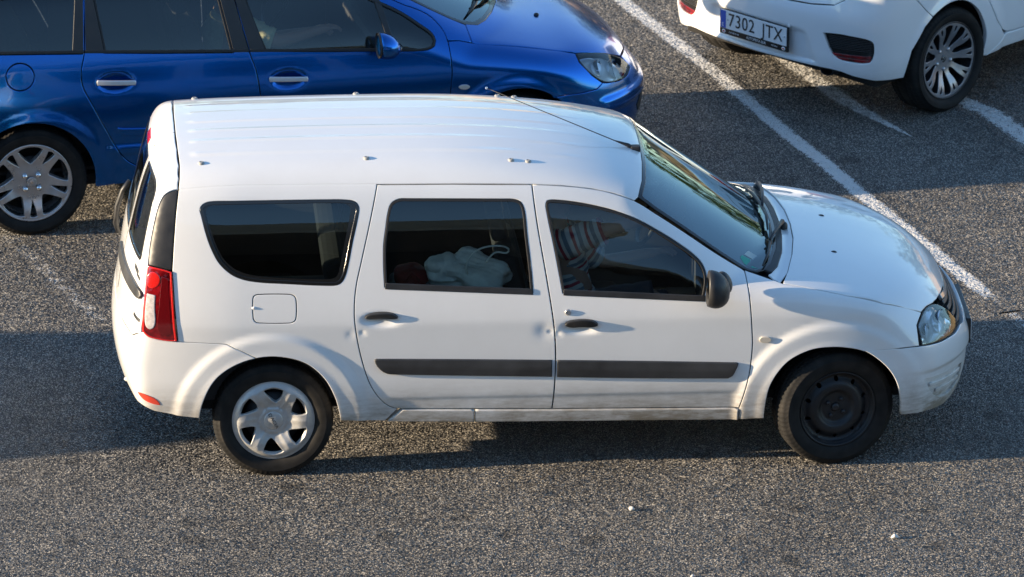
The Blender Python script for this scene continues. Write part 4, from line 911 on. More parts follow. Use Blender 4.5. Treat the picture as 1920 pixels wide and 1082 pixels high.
# rear corner trim and lamps
dp = smoothloop([(.656,1.137),(.651,1.230),(.660,1.378),(.667,1.428),(.684,1.476),(.712,1.498),(.743,1.505),(.744,1.388),(.746,1.243),(.747,1.116),(.704,1.131)], .015, 40)
dt = sheet('corner_pillar_trim', dp, [], VP, M['plastic'], van, h=.02, gap=.0015, bev=.004, rim=.02, off=.0)
tl_o = smoothloop([(.656,1.133),(.704,1.127),(.748,1.111),(.762,.953),(.777,.762),(.746,.762),(.716,.770),(.684,.782),(.662,.809),(.660,.864),(.659,.998)], .012, 35)
tl = sheet('tail_light', tl_o, [], VP, M['red'], van, h=.015, gap=.0015, bev=.006, rim=.03, off=.006)
rv = smoothloop([(.668,1.00),(.697,.995),(.700,.92),(.704,.87),(.700,.835),(.688,.822),(.675,.835),(.668,.88),(.667,.95)], .01, 60)
sheet('reversing_lamp', rv, [], VP, simple('clear_grey_lens', (.55,.50,.49), .12, coat=1., noise=.3, nscale=60), tl, h=.01, gap=0, bev=.003, rim=.006, off=.009)
sheet('stop_lamp', circ(.684,1.068,.026,24,.040), [], VP, M['red_bright'], tl, h=.012, gap=0, bev=.004, rim=.006, off=.009)
sheet('lamp_recess', smoothloop([(.712,1.09),(.738,1.08),(.752,.93),(.762,.80),(.735,.79),(.712,.82),(.712,.95)], .012, 60), [], VP, simple('deep_red_lens', (.11,.003,.005), .1, coat=1., bump=.4, bscale=60), tl, h=.012, gap=0, bev=.003, rim=.004, off=.0072)
ring('lamp_rim', tl_o, .007, VP, M['red_bright'], tl, off=.0075, rim=.004)
# bumpers
rb_n = np.vstack([[(0,.735),(.40,.735),(.60,.752),(.645,.790),(.662,.803)], [(.684,.779),(.716,.766),(.746,.759),(.780,.755),(.866,.750),(.950,.743),(1.001,.708),(1.049,.669)], smoothloop([(1.049,.669),(.972,.627),(.910,.554),(.871,.447),(.852,.333)], .02, 60, False)[1:], [(.77,.345),(.695,.366),(.645,.395),(.549,.42),(.3,.42),(0,.42)]])
rb = sheet('rear_bumper', symu(rb_n), [], VP, W, van, h=.014, gap=.0010, rim=.03)
sheet('rear_reflector', smoothloop([(.640,.470),(.667,.463),(.700,.440),(.716,.403),(.690,.410),(.660,.432)], .01, 60), [], VP, M['orange_red'], rb, h=.015, gap=0, bev=.002, rim=.006, off=.003)
blob('towing_eye_cover', lambda d: (-.735+.024*d.x, -.54+.016*d.y, .44+.014*d.z), M['stone'], rb, 14, 8)
fb_n = np.vstack([[(0,.59),(.15,.592),(.307,.596),(.385,.612),(.469,.603),(.589,.610),(.692,.627),(.805,.639),(.912,.639)], smoothloop([(.912,.639),(.864,.590),(.823,.530),(.791,.451),(.771,.354),(.763,.255)], .02, 60, False)[1:], [(.654,.245),(.5,.215),(.3,.20),(0,.19)]])
def fboff(uv):
    u, z = np.abs(uv[:,0]), uv[:,1]
    o = .012*sstep(.455,.475,z-.06*(u-.4))*(1-sstep(.58,.80,u))
    m = sstep(.0,.012,(z-(.345-.25*(.62-u)*(u > .45)-.05)))*0
    return o
fgo = smoothloop([(.670,.437),(.60,.430),(.50,.416),(.40,.400),(.352,.388),(.362,.33),(.41,.296),(.49,.283),(.56,.294),(.62,.335),(.655,.395)], .012, 45)
fb = sheet('front_bumper', symu(fb_n), [fgo, fgo*[-1,1]], VPF, W, van, h=.0125, gap=.0018, rim=.03, off=fboff)
for s_ in (1, -1):
    rc = sheet('bumper_recess', fgo*[s_,1], [], VPF, W, fb, h=.02, gap=-.006, bev=.001, rim=0, off=-.016)
    for k_, (ua, ub) in enumerate(((.365,.640),(.375,.600))):
        us_ = np.linspace(ua, ub, 14); zc_ = lambda u: .437-.145*(.670-u)+.06*(.67-u)**2-.040-.042*k_
        sheet('recess_slat', np.array([(u*s_, zc_(u)-.010) for u in us_]+[(u*s_, zc_(u)+.010) for u in us_[::-1]]), [], VPF, W, fb, h=.02, gap=0, bev=.004, rim=.014, off=-.004)
bx('number_plate', (3.676,-.25,.46), (3.681,.25,.565), M['plate'], fb, .001); bx('number_plate_holder', (3.652,-.265,.445), (3.676,.265,.58), M['plastic'], fb, .004)
# grille
gr_o = np.array(symu([(0,.598),(.15,.600),(.30,.604),(.378,.620),(.415,.690),(.43,.735),(.36,.752),(.18,.728),(0,.715)]))
gr = sheet('grille', gr_o, [], VPF, M['liner'], van, h=.03, gap=0, bev=.002, rim=.02, off=-.035)
for k in range(4):
    a = k/4; zt = lambda u: .700-.026*k+.09*(np.abs(u)/.36)**2*(.36-.06*k)
    us = np.linspace(-.385+.004*k, .385-.004*k, 25); lo = [(u, zt(u)-.018) for u in us]; hi = [(u, zt(u)) for u in us[::-1]]
    sheet('grille_slat', np.array(lo+hi), [], VPF, M['plastic_grey'], gr, h=.03, gap=0, bev=.003, rim=.03, off=-.012+.003*k)
us = np.linspace(-.40, .40, 25); sheet('grille_bar', np.array([(u, .706+.30*(abs(u)/.40)**2*.12) for u in us]+[(u, .728+.30*(abs(u)/.40)**2*.12) for u in us[::-1]]), [], VPF, M['grey_paint'], gr, h=.03, gap=0, bev=.004, rim=.02, off=.002)
# headlight: clear cover over a faceted reflector with two bowls
hlo = smoothloop([(.634,.765),(.60,.772),(.542,.767),(.479,.741),(.422,.691),(.384,.617),(.468,.608),(.588,.614),(.690,.629),(.691,.727)], .012, 45)
hb_ = sheet('headlight', hlo, [], VPF, simple('headlight_reflector', (.72,.74,.77), .18, metal=.6), van, h=.012, gap=.001, bev=.002, rim=.02, off=lambda uv: -.034-.008*np.sin(uv[:,0]*45+uv[:,1]*30)*np.sin(uv[:,1]*40))
hb_['label'] = 'clear headlight with chrome bowls'
sheet('headlight_lens', hlo, [], VPF, M['lens'], hb_, h=.03, gap=.001, bev=.003, rim=.006, off=.003)
ring('headlight_seal', hlo, .007, VPF, M['rubber'], hb_, off=.002, rim=.02)
for u, z, r in ((.510,.680,.066),(.628,.680,.044)):
    c3 = VPF(np.array([[u, z]]))[0]; n3 = grad(V_F, c3[None])[0]; f3 = Vector((.93,-.33,.08)).normalized()
    b = lathe('headlight_bowl', [(r,0),(r*.93,-.018),(r*.72,-.040),(r*.42,-.055),(r*.2,-.060),(.0001,-.060)], 28, M['chrome'], hb_, axis='z'); b.rotation_euler = f3.to_track_quat('Z','Y').to_euler(); b.location = Vector(c3)-Vector(n3)*.012-f3*.005
    lathe('bulb', [(.012,-.055),(.012,-.02),(.007,-.014),(.0001,-.012)], 12, M['silver'], hb_, axis='z').matrix_local = b.matrix_basis
# mirrored far side
hb2 = mirror(hb_, van)
near_parts = [o for o in van.children if o.name.split('.')[0] in ('rear_door','front_door','rear_quarter_panel','front_wing','corner_pillar_trim','tail_light','sill')]
for o in near_parts:
    m = mirror(o, van)
    for c in list(o.children):
        n = c.name.split('.')[0]
        if n in ('window_pane','window_seal','belt_moulding','rub_strip','frit_band','stop_lamp','lamp_rim','door_handle'): mirror(c, m)
for c in list(hb_.children):
    if c.name.split('.')[0] in ('headlight_lens','headlight_seal'): mirror(c, hb2)
# floor, liners, cabin
bx('underbody', (-.42,-.72,.335), (3.35,.72,.38), M['liner'], van, 0)
for x in (V_XR, V_XF-.01):
    for s in (-1, 1): liner_arch(van, x, .380, s*.80, s*.52)
wr = wheel(van, V_XR, -.745, .311, .185, .211, 'cover6'); wf = wheel(van, V_XF-.005, -.745, .311, .185, .198, 'steel', steer=13)
wheel(van, V_XR, .745, .311, .185, .205, 'cover6', side=1); wheel(van, V_XF-.005, .745, .311, .185, .198, 'steel', side=1, steer=13)
def seat(parent, x, y, wd=.50, z=.52, back=.62, rec=14, mat='interior', head=True):
    s = bx('seat', (x-.05,y-wd/2,z-.16), (x+.47,y+wd/2,z), M[mat], parent, .05, segs=3)
    r = Matrix.Translation((x,0,z-.02)) @ Matrix.Rotation(math.radians(-rec),4,'Y') @ Matrix.Translation((-x,0,-z+.02))
    bx('seat_back', (x-.12,y-wd/2,z-.04), (x+.0,y+wd/2,z+back), M[mat], s, .045, rot=r, segs=3)
    if head: bx('head_restraint', (x-.11,y-.13,z+back+.03), (x-.02,y+.13,z+back+.20), M[mat], s, .035, rot=r, segs=3)
for y in (-.36,.36): seat(van, 1.42, y)
seat(van, .52, 0, 1.25, head=False, back=.58); seat(van, -.30, 0, 1.15, z=.62, head=False, back=.50)
for s in (-1,1): bx('luggage_trim', (-.48,s*.62-.10,.36), (.40,s*.62+.10,.99), M['interior2'], van, .03)
bx('dashboard', (2.25,-.68,.62), (2.62,.68,.98), M['interior2'], van, .06, segs=3)
bx('cabin_floor', (-.50,-.70,.34), (2.5,.70,.36), M['interior'], van, 0)
def card(loop, zt, name='door_card'):
    l = np.asarray(loop); keep = l[l[:,1] < zt]; x0, x1 = keep[:,0].min()+.02, keep[:,0].max()-.02
    for s in (-1, 1):
        o = sheet(name, [(x0,.38),(x1,.38),(x1,zt),(x0,zt)], [], VS, M['interior2'], van, h=.08, gap=0, bev=.01, rim=.0, off=-.07)
        if s > 0:
            V_, F_, n_, m_, sm_ = STORE[o.name]; o.data = mk('tmp', V_*[1,-1,1], [f[::-1] for f in F_], m_).data
            bpy.data.objects.remove([q for q in bpy.data.objects if q.name.startswith('tmp')][0])
card(o_rd, .95); card(o_fd, .92)
sheet('headliner', symc([(-.40,.9425),(-.40,.62),(.5,.60),(1.3,.60),(1.80,.66),(1.86,.9425)]), [], VR, M['interior2'], van, h=.08, gap=0, bev=.01, rim=0, off=-.045)
sw = lathe('steering_wheel', [(.185+.014*math.cos(a), .014*math.sin(a)) for a in np.linspace(0, 2*math.pi, 9)[:-1]], 32, M['plastic'], van, axis='z', closed=True); sw.location = (2.06,.36,.98); sw.rotation_euler = (0, math.radians(-62), 0)
# ------------------------------------------------------------------ the blue estate beside it
blue = empty('blue_estate_car', (B_M[0,3], B_M[1,3], 0), math.radians(9.0)); blue.name = 'estate_car'
tag(blue, 'dark blue metallic estate car with silver door handles and split-spoke alloy wheel', 'car')
BS_ = fmap(B_F, 'side'); BC = fmap(B_F, 'cyl', -.3, .45); BPF = fmap(B_F, 'polf', 3.0); BT = fmap(B_F, 'top'); BR = fmap(B_F, 'cyl', 0., .6); BP = fmap(B_F, 'pol', -.25); BU = rupmap(B_F)
BL = M['blue']
def arc(cx, cz, R, a0, a1, n=22): return [(cx+R*math.cos(math.radians(a)), cz+R*math.sin(math.radians(a))) for a in np.linspace(a0, a1, n)]
brd = smoothloop([(.31,1.40),(.304,1.306),(.283,1.034),(.263,.955),(.262,.868),(.319,.744),(.392,.598),(.476,.445),(.540,.385),(.62,.352)], .03, 60, False)
bbs = smoothloop([(1.128,1.41),(1.152,1.255),(1.213,.983),(1.244,.885),(1.264,.754),(1.270,.60),(1.268,.345)], .03, 60, False)
bff = smoothloop([(2.135,1.150),(2.227,1.110),(2.284,1.074),(2.337,1.012),(2.351,.964),(2.359,.874),(2.362,.786),(2.352,.684),(2.345,.50),(2.325,.325)], .03, 60, False)
wq = [(-.60,1.085),(-.188,1.060),(.05,1.048),(.272,1.036),(.298,1.306),(.30,1.36),(-.30,1.345),(-.45,1.30)]
wr_ = [(.397,1.033),(.708,1.012),(1.120,.989),(1.068,1.26),(1.046,1.37),(.37,1.372),(.36,1.302)]
wf_ = smoothloop([(1.302,.987),(1.613,.963),(1.916,.946),(2.16,.931),(2.23,.934),(2.268,.950),(2.278,.976),(2.262,1.013),(2.207,1.056),(2.1,1.127),(1.961,1.196),(1.75,1.285),(1.45,1.36),(1.195,1.375),(1.212,1.251)], .02, 40)
bf = smoothloop(circ(-.084,.934,.079,30,.074), .012)
bq = sheet('rear_quarter_panel', np.vstack([brd[:-1], [(.60,.30),(.58,.265),(.335,.262)], arc(-.035,.31,.364,-6,170), [(-.45,.40),(-.62,.60),(-.70,.75),(-.74,1.0),(-.66,1.2),(-.50,1.34),(-.30,1.39)]]), [wq, bf], BS_, BL, blue, h=.025, rim=.03)
sheet('fuel_flap', bf, [], BS_, BL, bq, h=.03, gap=.003, rim=.012)
bd = sheet('rear_door', np.vstack([brd[::-1], bbs[:]]), [wr_], BS_, BL, blue, h=.020, rim=.02)
bfd = sheet('front_door', np.vstack([bbs[::-1], [(1.4,1.40),(1.7,1.335),(1.95,1.24)], bff]), [wf_], BS_, BL, blue, h=.020, rim=.02)
for d, l, g_ in ((bq, wq, 'glass_dark'), (bd, wr_, 'glass_dark'), (bfd, wf_, 'glass_side')):
    ring('window_seal', l, .011, BS_, M['rubber'], d, off=.002, rim=.012); sheet('window_pane', inset(ccw(resample(np.array(l), .02)), .003), [], BS_, M[g_], d, h=.05, gap=0, bev=.001, rim=0, off=-.006)
for d, l in ((bfd, [(1.216,.988),(1.300,.990),(1.212,1.251),(1.197,1.375),(1.134,1.395),(1.154,1.258)]), (bd, [(1.122,.992),(1.210,.988),(1.149,1.258),(1.126,1.395),(1.05,1.375),(1.070,1.262)]), (bd, [(.288,1.039),(.395,1.036),(.358,1.302),(.36,1.372),(.312,1.38),(.308,1.31)]), (bq, [(.215,1.043),(.280,1.040),(.300,1.306),(.303,1.38),(.26,1.38),(.25,1.30)])):
    sheet('pillar_trim', l, [], BS_, M['plastic'], d, h=.04, gap=.001, bev=.003, rim=.01, off=.004)
sheet('quarter_window_bar', [(2.015,.938),(2.050,.936),(1.985,1.195),(1.945,1.215)], [], BS_, M['plastic'], bfd, h=.04, gap=0, bev=.003, rim=.01, off=.001)
for d, p in ((bq, [(-.60,1.085),(-.188,1.060),(.05,1.048),(.283,1.037)]), (bd, [(.288,1.037),(.708,1.012),(1.210,.985)]), (bfd, [(1.216,.985),(1.613,.962),(1.916,.945),(2.16,.931)])):
    sheet('belt_moulding', np.array(p+[(x, z+.016) for x, z in p[::-1]]), [], BS_, M['rubber'], d, h=.03, gap=0, bev=.003, rim=.01, off=.006)
for hx, hz, d in ((.4515,.8755,bd), (1.427,.828,bfd)):
    sl_ = -.065
    pts = [(hx+s*.108, hz-s*.108*.065+t) for s, t in ((-1,.012),(1,.012),(1.03,0),(1,-.014),(-1,-.016),(-1.03,-.002))]
    sheet('door_handle', smoothloop(pts, .01, 50), [], lambda uv: np.stack([uv[:,0], -.884-.006*(1-((uv[:,0]-hx)/.11)**2)+.12*(uv[:,1]-hz), uv[:,1]], -1), M['handle_silver'], d, h=.014, gap=0, bev=.006, rim=.018)
    for s in (-.095, .095): bx('handle_mount', (hx+s-.008, -.86, hz-.012-s*.065), (hx+s+.008, -.835, hz+.008-s*.065), M['gloss_black'], d, .002)
sheet('side_moulding', smoothloop([(.455,.612),(.50,.606),(1.255,.565),(1.255,.525),(.50,.560),(.470,.575)], .02, 50), [], BS_, BL, bd, h=.02, gap=0, bev=.008, rim=.02, off=.012)
sheet('side_moulding', [(1.275,.565),(2.30,.53),(2.33,.51),(2.30,.49),(1.275,.525)], [], BS_, BL, bfd, h=.02, gap=0, bev=.008, rim=.02, off=.012)
sheet('sill', [(.60,.26),(2.33,.25),(2.325,.325),(1.268,.345),(.62,.352)], [], BS_, BL, blue, h=.04, gap=.002, bev=.006, rim=.05, off=.006)
# front wing
ffc = conv(B_F, 'side', [(2.351,.964)]+[p for p in bff if p[1] < .955], 'cyl', B=(-.3,.45)); fac = conv(B_F, 'side', arc(2.742,.312,.366,178,62), 'cyl', B=(-.3,.45))
wl_ = [(2.497,.474),(2.734,.464),(3.012,.445),(3.112,.436)]
bw = sheet('front_wing', np.vstack([ffc, [(2.335,-.20),(2.375,-.20)], fac, [(2.954,.162),(3.119,.171),(3.222,.189),(3.262,.228),(3.194,.281),(3.125,.362),(3.112,.430)], wl_[::-1][1:], [(2.42,.48)]]), [], BC, BL, blue, h=.020, rim=.03)
sheet('side_indicator', smoothloop([(2.397,.713),(2.41,.722),(2.432,.724),(2.452,.720),(2.462,.709),(2.45,.699),(2.43,.696),(2.408,.701)], .006, 70), [], BS_, simple('smoke_lens', (.45,.43,.40), .15, coat=1.), bw, h=.008, gap=0, bev=.004, rim=.014, off=.010)
# bonnet, windscreen, roof with pillars
wsb = [(2.80,0),(2.781,-.144),(2.706,-.361),(2.637,-.502),(2.570,-.594),(2.489,-.640)]
wsn = [(2.409,-.649),(2.297,-.641),(2.193,-.627),(2.05,-.608),(1.93,-.58)]; wsh = [(1.885,-.45),(1.90,-.2),(1.905,0)]
bwl = symm(np.vstack([wsb, wsn, wsh])); bws = sheet('windscreen', bwl, [], BT, M['glass_wind'], blue, h=.05, gap=.001, bev=.001, rim=0, off=-.004)
ring('windscreen_seal', bwl, .022, BT, M['gloss_black'], bws, off=.0005, rim=.01)
bhf = [(3.118,-.692),(3.224,-.640),(3.337,-.562),(3.43,-.487),(3.48,-.35),(3.515,-.18),(3.525,0)]
bb = sheet('bonnet', symm(np.vstack([wsb, [(2.493,-.72),(2.499,-.777),(2.734,-.747),(3.012,-.712)], bhf])), [], BT, BL, blue, h=.025, gap=.002, rim=.02)
z_ = float(B_hood(2.98, -.20)); blob('washer_jet', lambda d: (3.0+.016*d.x, -.215+.014*d.y, z_-.002+.012*d.z), M['plastic'], bb, 12, 8)
def bz(x, y, o): return (x, y, float(smax(B_hood(np.array([x]), np.array([y])), B_wind(np.array([x]), np.array([y])), .02)[0])+o)
wb = tube('wiper_blade', [bz(2.52,-.56,.02), bz(2.60,-.40,.02), bz(2.66,-.2,.02), bz(2.68,0,.02)], [.006,.012,.012,.006], M['plastic'], bws, seg=6)
tube('wiper_arm', [bz(2.61,-.37,.035), bz(2.69,-.26,.035), bz(2.76,-.10,.03)], [.011,.013,.018], M['plastic'], wb, seg=6)
gutb = [(-.50,1.345),(-.30,1.392),(.31,1.402),(1.128,1.412),(1.4,1.402),(1.7,1.337),(1.95,1.242)]
rn = np.vstack([conv(B_F, 'side', gutb+[tuple(p) for p in bff if p[1] > .972]+[(2.351,.965)], 'cyl', B=(0,.6)), conv(B_F, 'cyl', [(2.42,.48),(2.497,.476)], 'cyl', A=(-.3,.45), B=(0,.6)), conv(B_F, 'top', [(2.493,-.72),(2.489,-.645)]+wsn+wsh, 'cyl', B=(0,.6))]); rn[-1,1] = .6*math.pi/2
rt = conv(B_F, 'top', [(-.62,0),(-.60,-.3),(-.55,-.5)], 'cyl', B=(0,.6)); rt[0,1] = .6*math.pi/2
sheet('roof', symc(np.vstack([rt, rn])), [], BR, BL, blue, h=.03, gap=.0015, rim=.02)
# front bumper and headlight
fbn = conv(B_F, 'top', bhf, 'polf', B=(3.0,0)); fbn[-1,0] = 0
ar2 = conv(B_F, 'side', arc(2.742,.312,.366,56,-6), 'polf', B=(3.0,0))
fbl = np.vstack([fbn[::-1][:-3], [(.476,.627),(.557,.606),(.635,.607),(.727,.627),(.743,.634),(.778,.609),(.857,.605),(.974,.608)], ar2, [(.9,.24),(.5,.22),(0,.20)]])
def bfo(uv):
    u, z = np.abs(uv[:,0]), uv[:,1]; return .016*sstep(.03,.0,np.abs(z-(.50+.03*(u > 5)))-.025)*(1-sstep(.72,.80,u))
bfb = sheet('front_bumper', symu(fbl), [], BPF, BL, blue, h=.018, gap=.002, rim=.03, off=bfo)
sheet('grille', symu([(0,.33),(.42,.35),(.46,.40),(.40,.45),(0,.45)]), [], BPF, M['liner'], bfb, h=.03, gap=0, bev=.002, rim=.01, off=.004)
bhl = smoothloop([(.845,.799),(.741,.776),(.619,.737),(.512,.677),(.480,.630),(.557,.609),(.635,.610),(.727,.630),(.795,.689),(.844,.765)], .012, 50)
bh = sheet('headlight', bhl, [], BPF, simple('headlight_reflector_b', (.74,.76,.79), .16, metal=.5), blue, h=.012, gap=.001, bev=.002, rim=.02, off=lambda uv: -.040-.006*np.sin(uv[:,0]*40)*np.sin(uv[:,1]*40+1))
sheet('headlight_lens', bhl, [], BPF, M['lens'], bh, h=.03, gap=.001, bev=.003, rim=.006, off=.003); ring('headlight_seal', bhl, .006, BPF, M['rubber'], bh, off=.002, rim=.02)
for u, z, r in ((.60,.670,.060),(.715,.710,.050)):
    c3 = BPF(np.array([[u, z]]))[0]; n3 = grad(B_F, c3[None])[0]; f3 = Vector((.90,-.35,.25)).normalized()
    b = lathe('headlight_bowl', [(r,0),(r*.93,-.018),(r*.72,-.040),(r*.42,-.055),(.0001,-.060)], 28, M['chrome'], bh, axis='z'); b.rotation_euler = f3.to_track_quat('Z','Y').to_euler(); b.location = Vector(c3)-Vector(n3)*.022
# mirror
def bmir(d):
    x = max(d.x, -.2); return (1.948+.098*x, -.965+.080*d.y, 1.012+.074*d.z-.02*d.x)
bm_ = blob('wing_mirror', bmir, BL, blue, 26, 16); blob('mirror_foot', lambda d: (2.03+.05*d.x, -.875+.06*d.y, .965+.03*d.z), M['gloss_black'], bm_, 14, 8)
sheet('mirror_rim', circ(0,0,.078,28,.072), [circ(0,0,.066,28,.060)], lambda uv: np.stack([1.927+0*uv[:,0], -.965+uv[:,0], 1.016+uv[:,1]], -1), M['plastic'], bm_, h=.03, gap=0, bev=.001, rim=.01)
# tail
bt = symu(np.vstack([conv(B_F, 'top', [(-.63,0),(-.61,-.3),(-.56,-.5)], 'rup')*[1,1], conv(B_F, 'pol', [(.70,1.28),(.68,1.0),(.68,.70),(0,.66)], 'rup', A=(-.25,0))])); bt[np.abs(bt[:,0]) < .01, 0] = 0
sheet('tailgate', bt, [], BU, BL, blue, h=.05, rim=.02)
sheet('rear_bumper', symu([(0,.65),(.70,.68),(.80,.70),(.87,.60),(.86,.42),(.80,.30),(0,.28)]), [], BP, BL, blue, h=.04, rim=.03)
for o in [o for o in blue.children if o.name.split('.')[0] in ('rear_quarter_panel','rear_door','front_door','front_wing','sill')]:
    m = mirror(o, blue)
    for c in list(o.children):
        if c.name.split('.')[0] in ('window_pane','window_seal','pillar_trim','belt_moulding'): mirror(c, m)
mirror(bh, blue); mirror(bm_, blue)
bx('underbody', (-.6,-.74,.24), (3.3,.74,.30), M['liner'], blue, 0)
for x in (-.03, 2.738):
    for s in (-1, 1): liner_arch(blue, x, .382, s*.81, s*.52)
for s in (-1, 1): wheel(blue, -.025, s*.755, .316, .205, .222, 'split5', side=s); wheel(blue, 2.738, s*.755, .316, .205, .222, 'split5', side=s)
for y in (-.37,.37): seat(blue, 1.12, y, z=.50, mat='interior')
seat(blue, .15, 0, 1.2, z=.52, mat='interior')
bx('dashboard', (1.95,-.68,.60), (2.5,.68,.93), M['interior2'], blue, .06, segs=3); bx('cabin_floor', (-.5,-.72,.32), (2.3,.72,.34), M['interior'], blue, 0)
for l, zt in (((.35,1.2),.97), ((1.28,2.25),.90)):
    for s in (-1, 1):
        o = sheet('door_card', [(l[0],.36),(l[1],.36),(l[1],zt),(l[0],zt)], [], BS_, M['interior2'], blue, h=.1, gap=0, bev=.01, rim=0, off=-.07)
        if s > 0: o2 = mirror(o, blue); bpy.data.objects.remove(o)
sheet('headliner', symc([(-.40,.9425),(-.40,.62),(.5,.60),(1.3,.60),(1.75,.66),(1.82,.9425)]), [], fmap(B_F,'cyl',0.,.8), M['interior2'], blue, h=.08, gap=0, bev=.01, rim=0, off=-.045)
sw = lathe('steering_wheel', [(.185+.014*math.cos(a), .014*math.sin(a)) for a in np.linspace(0, 2*math.pi, 9)[:-1]], 32, M['plastic'], blue, axis='z', closed=True); sw.location = (1.62,.37,.90); sw.rotation_euler = (0, math.radians(-62), 0)
# ------------------------------------------------------------------ the white hatchback, its rear towards us
hat = empty('hatchback_car', (K_M[0,3], K_M[1,3], 0), math.radians(42.0)); tag(hat, 'white hatchback seen from behind with number plate 7302 JTX', 'car')
KS = fmap(K_F, 'side'); KP = fmap(K_F, 'pol', -.25); KT = fmap(K_F, 'top'); KR = fmap(K_F, 'cyl', 0., .6); KU = rupmap(K_F); KPF = fmap(K_F, 'polf', 2.9)
KW = M['white2']; KX = -.083
kar = smoothloop([(-.414,.283),(-.405,.36),(-.391,.446),(-.301,.576),(-.240,.625),(-.174,.660),(-.083,.680),(.02,.668),(.11,.62),(.183,.546),(.248,.410),(.245,.33),(.225,.262)], .03, 60, False)
ks = conv(K_F, 'side', [(-.43,.80),(-.369,.759),(-.240,.625),(-.301,.576),(-.391,.446),(-.412,.36),(-.425,.283)], 'pol', B=(-.25,0))
fog = smoothloop([(.477,.548),(.52,.554),(.561,.556),(.642,.546),(.672,.528),(.680,.485),(.679,.442),(.668,.400),(.640,.390),(.607,.390),(.555,.397),(.525,.42),(.506,.458)], .012, 50); fog2 = fog*[-1,1]
kb = sheet('rear_bumper', symu(np.vstack([[(0,.698),(.276,.700),(.408,.706),(.52,.724),(.565,.76),(.59,.79),(.70,.795)], ks, [(.694,.283),(.640,.296),(.611,.303),(.56,.322),(.522,.327),(.237,.330),(0,.326)]])), [fog, fog2], KP, KW, hat, h=.016, gap=.0015, bev=.004, rim=.03)
for s, l in ((1, fog), (-1, fog2)):
    b = sheet('bumper_lamp', l, [], KP, M['gloss_black'], kb, h=.02, gap=0, bev=.003, rim=.004, off=-.014)
    for zc in (.452,.425,.403):
        pts = [(s*(.522-(zc-.42)*.3), zc-.010),(s*.668,zc-.010),(s*.672,zc+.009),(s*(.515-(zc-.42)*.3),zc+.006)]
        if zc != .452: sheet('red_reflector', pts, [], KP, M['red'], b, h=.02, gap=0, bev=.002, rim=.004, off=-.010)
    for k in range(8):
        zc = .462+.0105*k; sheet('mesh_bar', [(s*.502,zc),(s*.672,zc),(s*.672,zc+.003),(s*.50,zc+.003)], [], KP, M['plastic'], b, h=.03, gap=0, bev=.001, rim=.003, off=-.009)
sheet('diffuser', symu([(0,.325),(.24,.328),(.52,.325),(.57,.30),(.50,.285),(0,.285)]), [], KP, M['plastic'], hat, h=.03, gap=0, bev=.003, rim=.03, off=-.045)
ex = lathe('exhaust', [(.036,.12),(.037,-.02),(.033,-.024),(.031,-.015),(.030,.10)], 24, M['dark_alloy'], hat, axis='x'); ex.scale = (1,1.45,.9); ex.location = (-.60,-.42,.275); ex.rotation_euler = (0, math.radians(4), 0)
kp = bx('number_plate_holder', (-.792,-.268,.387), (-.777,.268,.540), M['ink'], hat, .004)
pl = bx('number_plate', (-.796,-.260,.424), (-.790,.260,.536), M['plate'], kp, .002)
bx('country_band', (-.7975,.216,.427), (-.7955,.257,.533), M['plate_blue'], pl, .0)
KPM = lambda y, z, x=-.7978: Matrix(((0,0,-1,x),(-1,0,0,y),(0,1,0,z),(0,0,0,1)))
text('plate_characters', '7302', .112, M['ink'], pl, KPM(.092,.480), sx=.88, space=1.08); text('plate_characters', 'JTX', .112, M['ink'], pl, KPM(-.150,.480), sx=.88, space=1.08); text('country_letter', 'E', .032, M['white_ink'], pl, KPM(.237,.446,-.7985))
text('dealer_lettering', 'AUTOPISTA SUR', .022, M['white_ink'], kp, KPM(-.02,.405,-.7928), sx=.95); text('dealer_lettering', 'C-M 890 91 70', .014, M['white_ink'], kp, KPM(.155,.405,-.7928), sx=.9); text('dealer_lettering', 'PATERNA', .011, M['white_ink'], kp, KPM(-.165,.405,-.7928))
for y in (.235,-.235):
    c = lathe('dealer_badge', [(.0145,0),(.013,-.001),(.0001,-.0014)], 18, M['white_ink'], kp, axis='x'); c.location = (-.7925,y,.405); c.scale = (1,1,.8)
    c = lathe('dealer_badge_mark', [(.0085,0),(.0001,-.0012)], 12, M['red_bright'], kp, axis='x'); c.location = (-.794,y,.405); c.scale = (1,1,.6)
for y in (.200,-.245):
    c = lathe('plate_screw', [(.006,0),(.005,-.003),(.0001,-.004)], 10, M['silver'], pl, axis='x'); c.location = (-.796,y,.480)
c = lathe('parking_sensor', [(.012,0),(.012,-.002),(.010,-.003),(.0001,-.003)], 18, M['white2'], kb, axis='x'); c.location = (-.775,-.262,.545)
kq = sheet('rear_quarter_panel', np.vstack([[(-.43,.80),(-.369,.760),(-.240,.627)], kar[kar[:,0] > -.236], [(.42,.275),(.44,.35),(.403,.392),(.34,.46),(.244,.623),(.20,.80),(.22,.98),(.30,1.12),(.28,1.30),(-.10,1.29),(-.40,1.20),(-.52,1.05),(-.50,.92)]]), [[(-.36,1.02),(.18,1.00),(.24,1.12),(.22,1.22),(-.12,1.22)]], KS, KW, hat, h=.022, gap=.0015, rim=.03)
sheet('window_pane', [(-.37,1.01),(.19,.99),(.25,1.12),(.23,1.23),(-.12,1.23)], [], KS, M['glass_dark'], kq, h=.06, gap=0, bev=.001, rim=0, off=-.003)
kd = sheet('rear_door', [(.247,.623),(.342,.462),(.405,.394),(.45,.366),(.52,.360),(1.28,.355),(1.32,.70),(1.27,.98),(1.20,1.32),(.30,1.31),(.31,1.12),(.225,.98),(.205,.80)], [[(.30,1.00),(1.22,.97),(1.15,1.27),(.36,1.26)]], KS, KW, hat, h=.025, rim=.02)
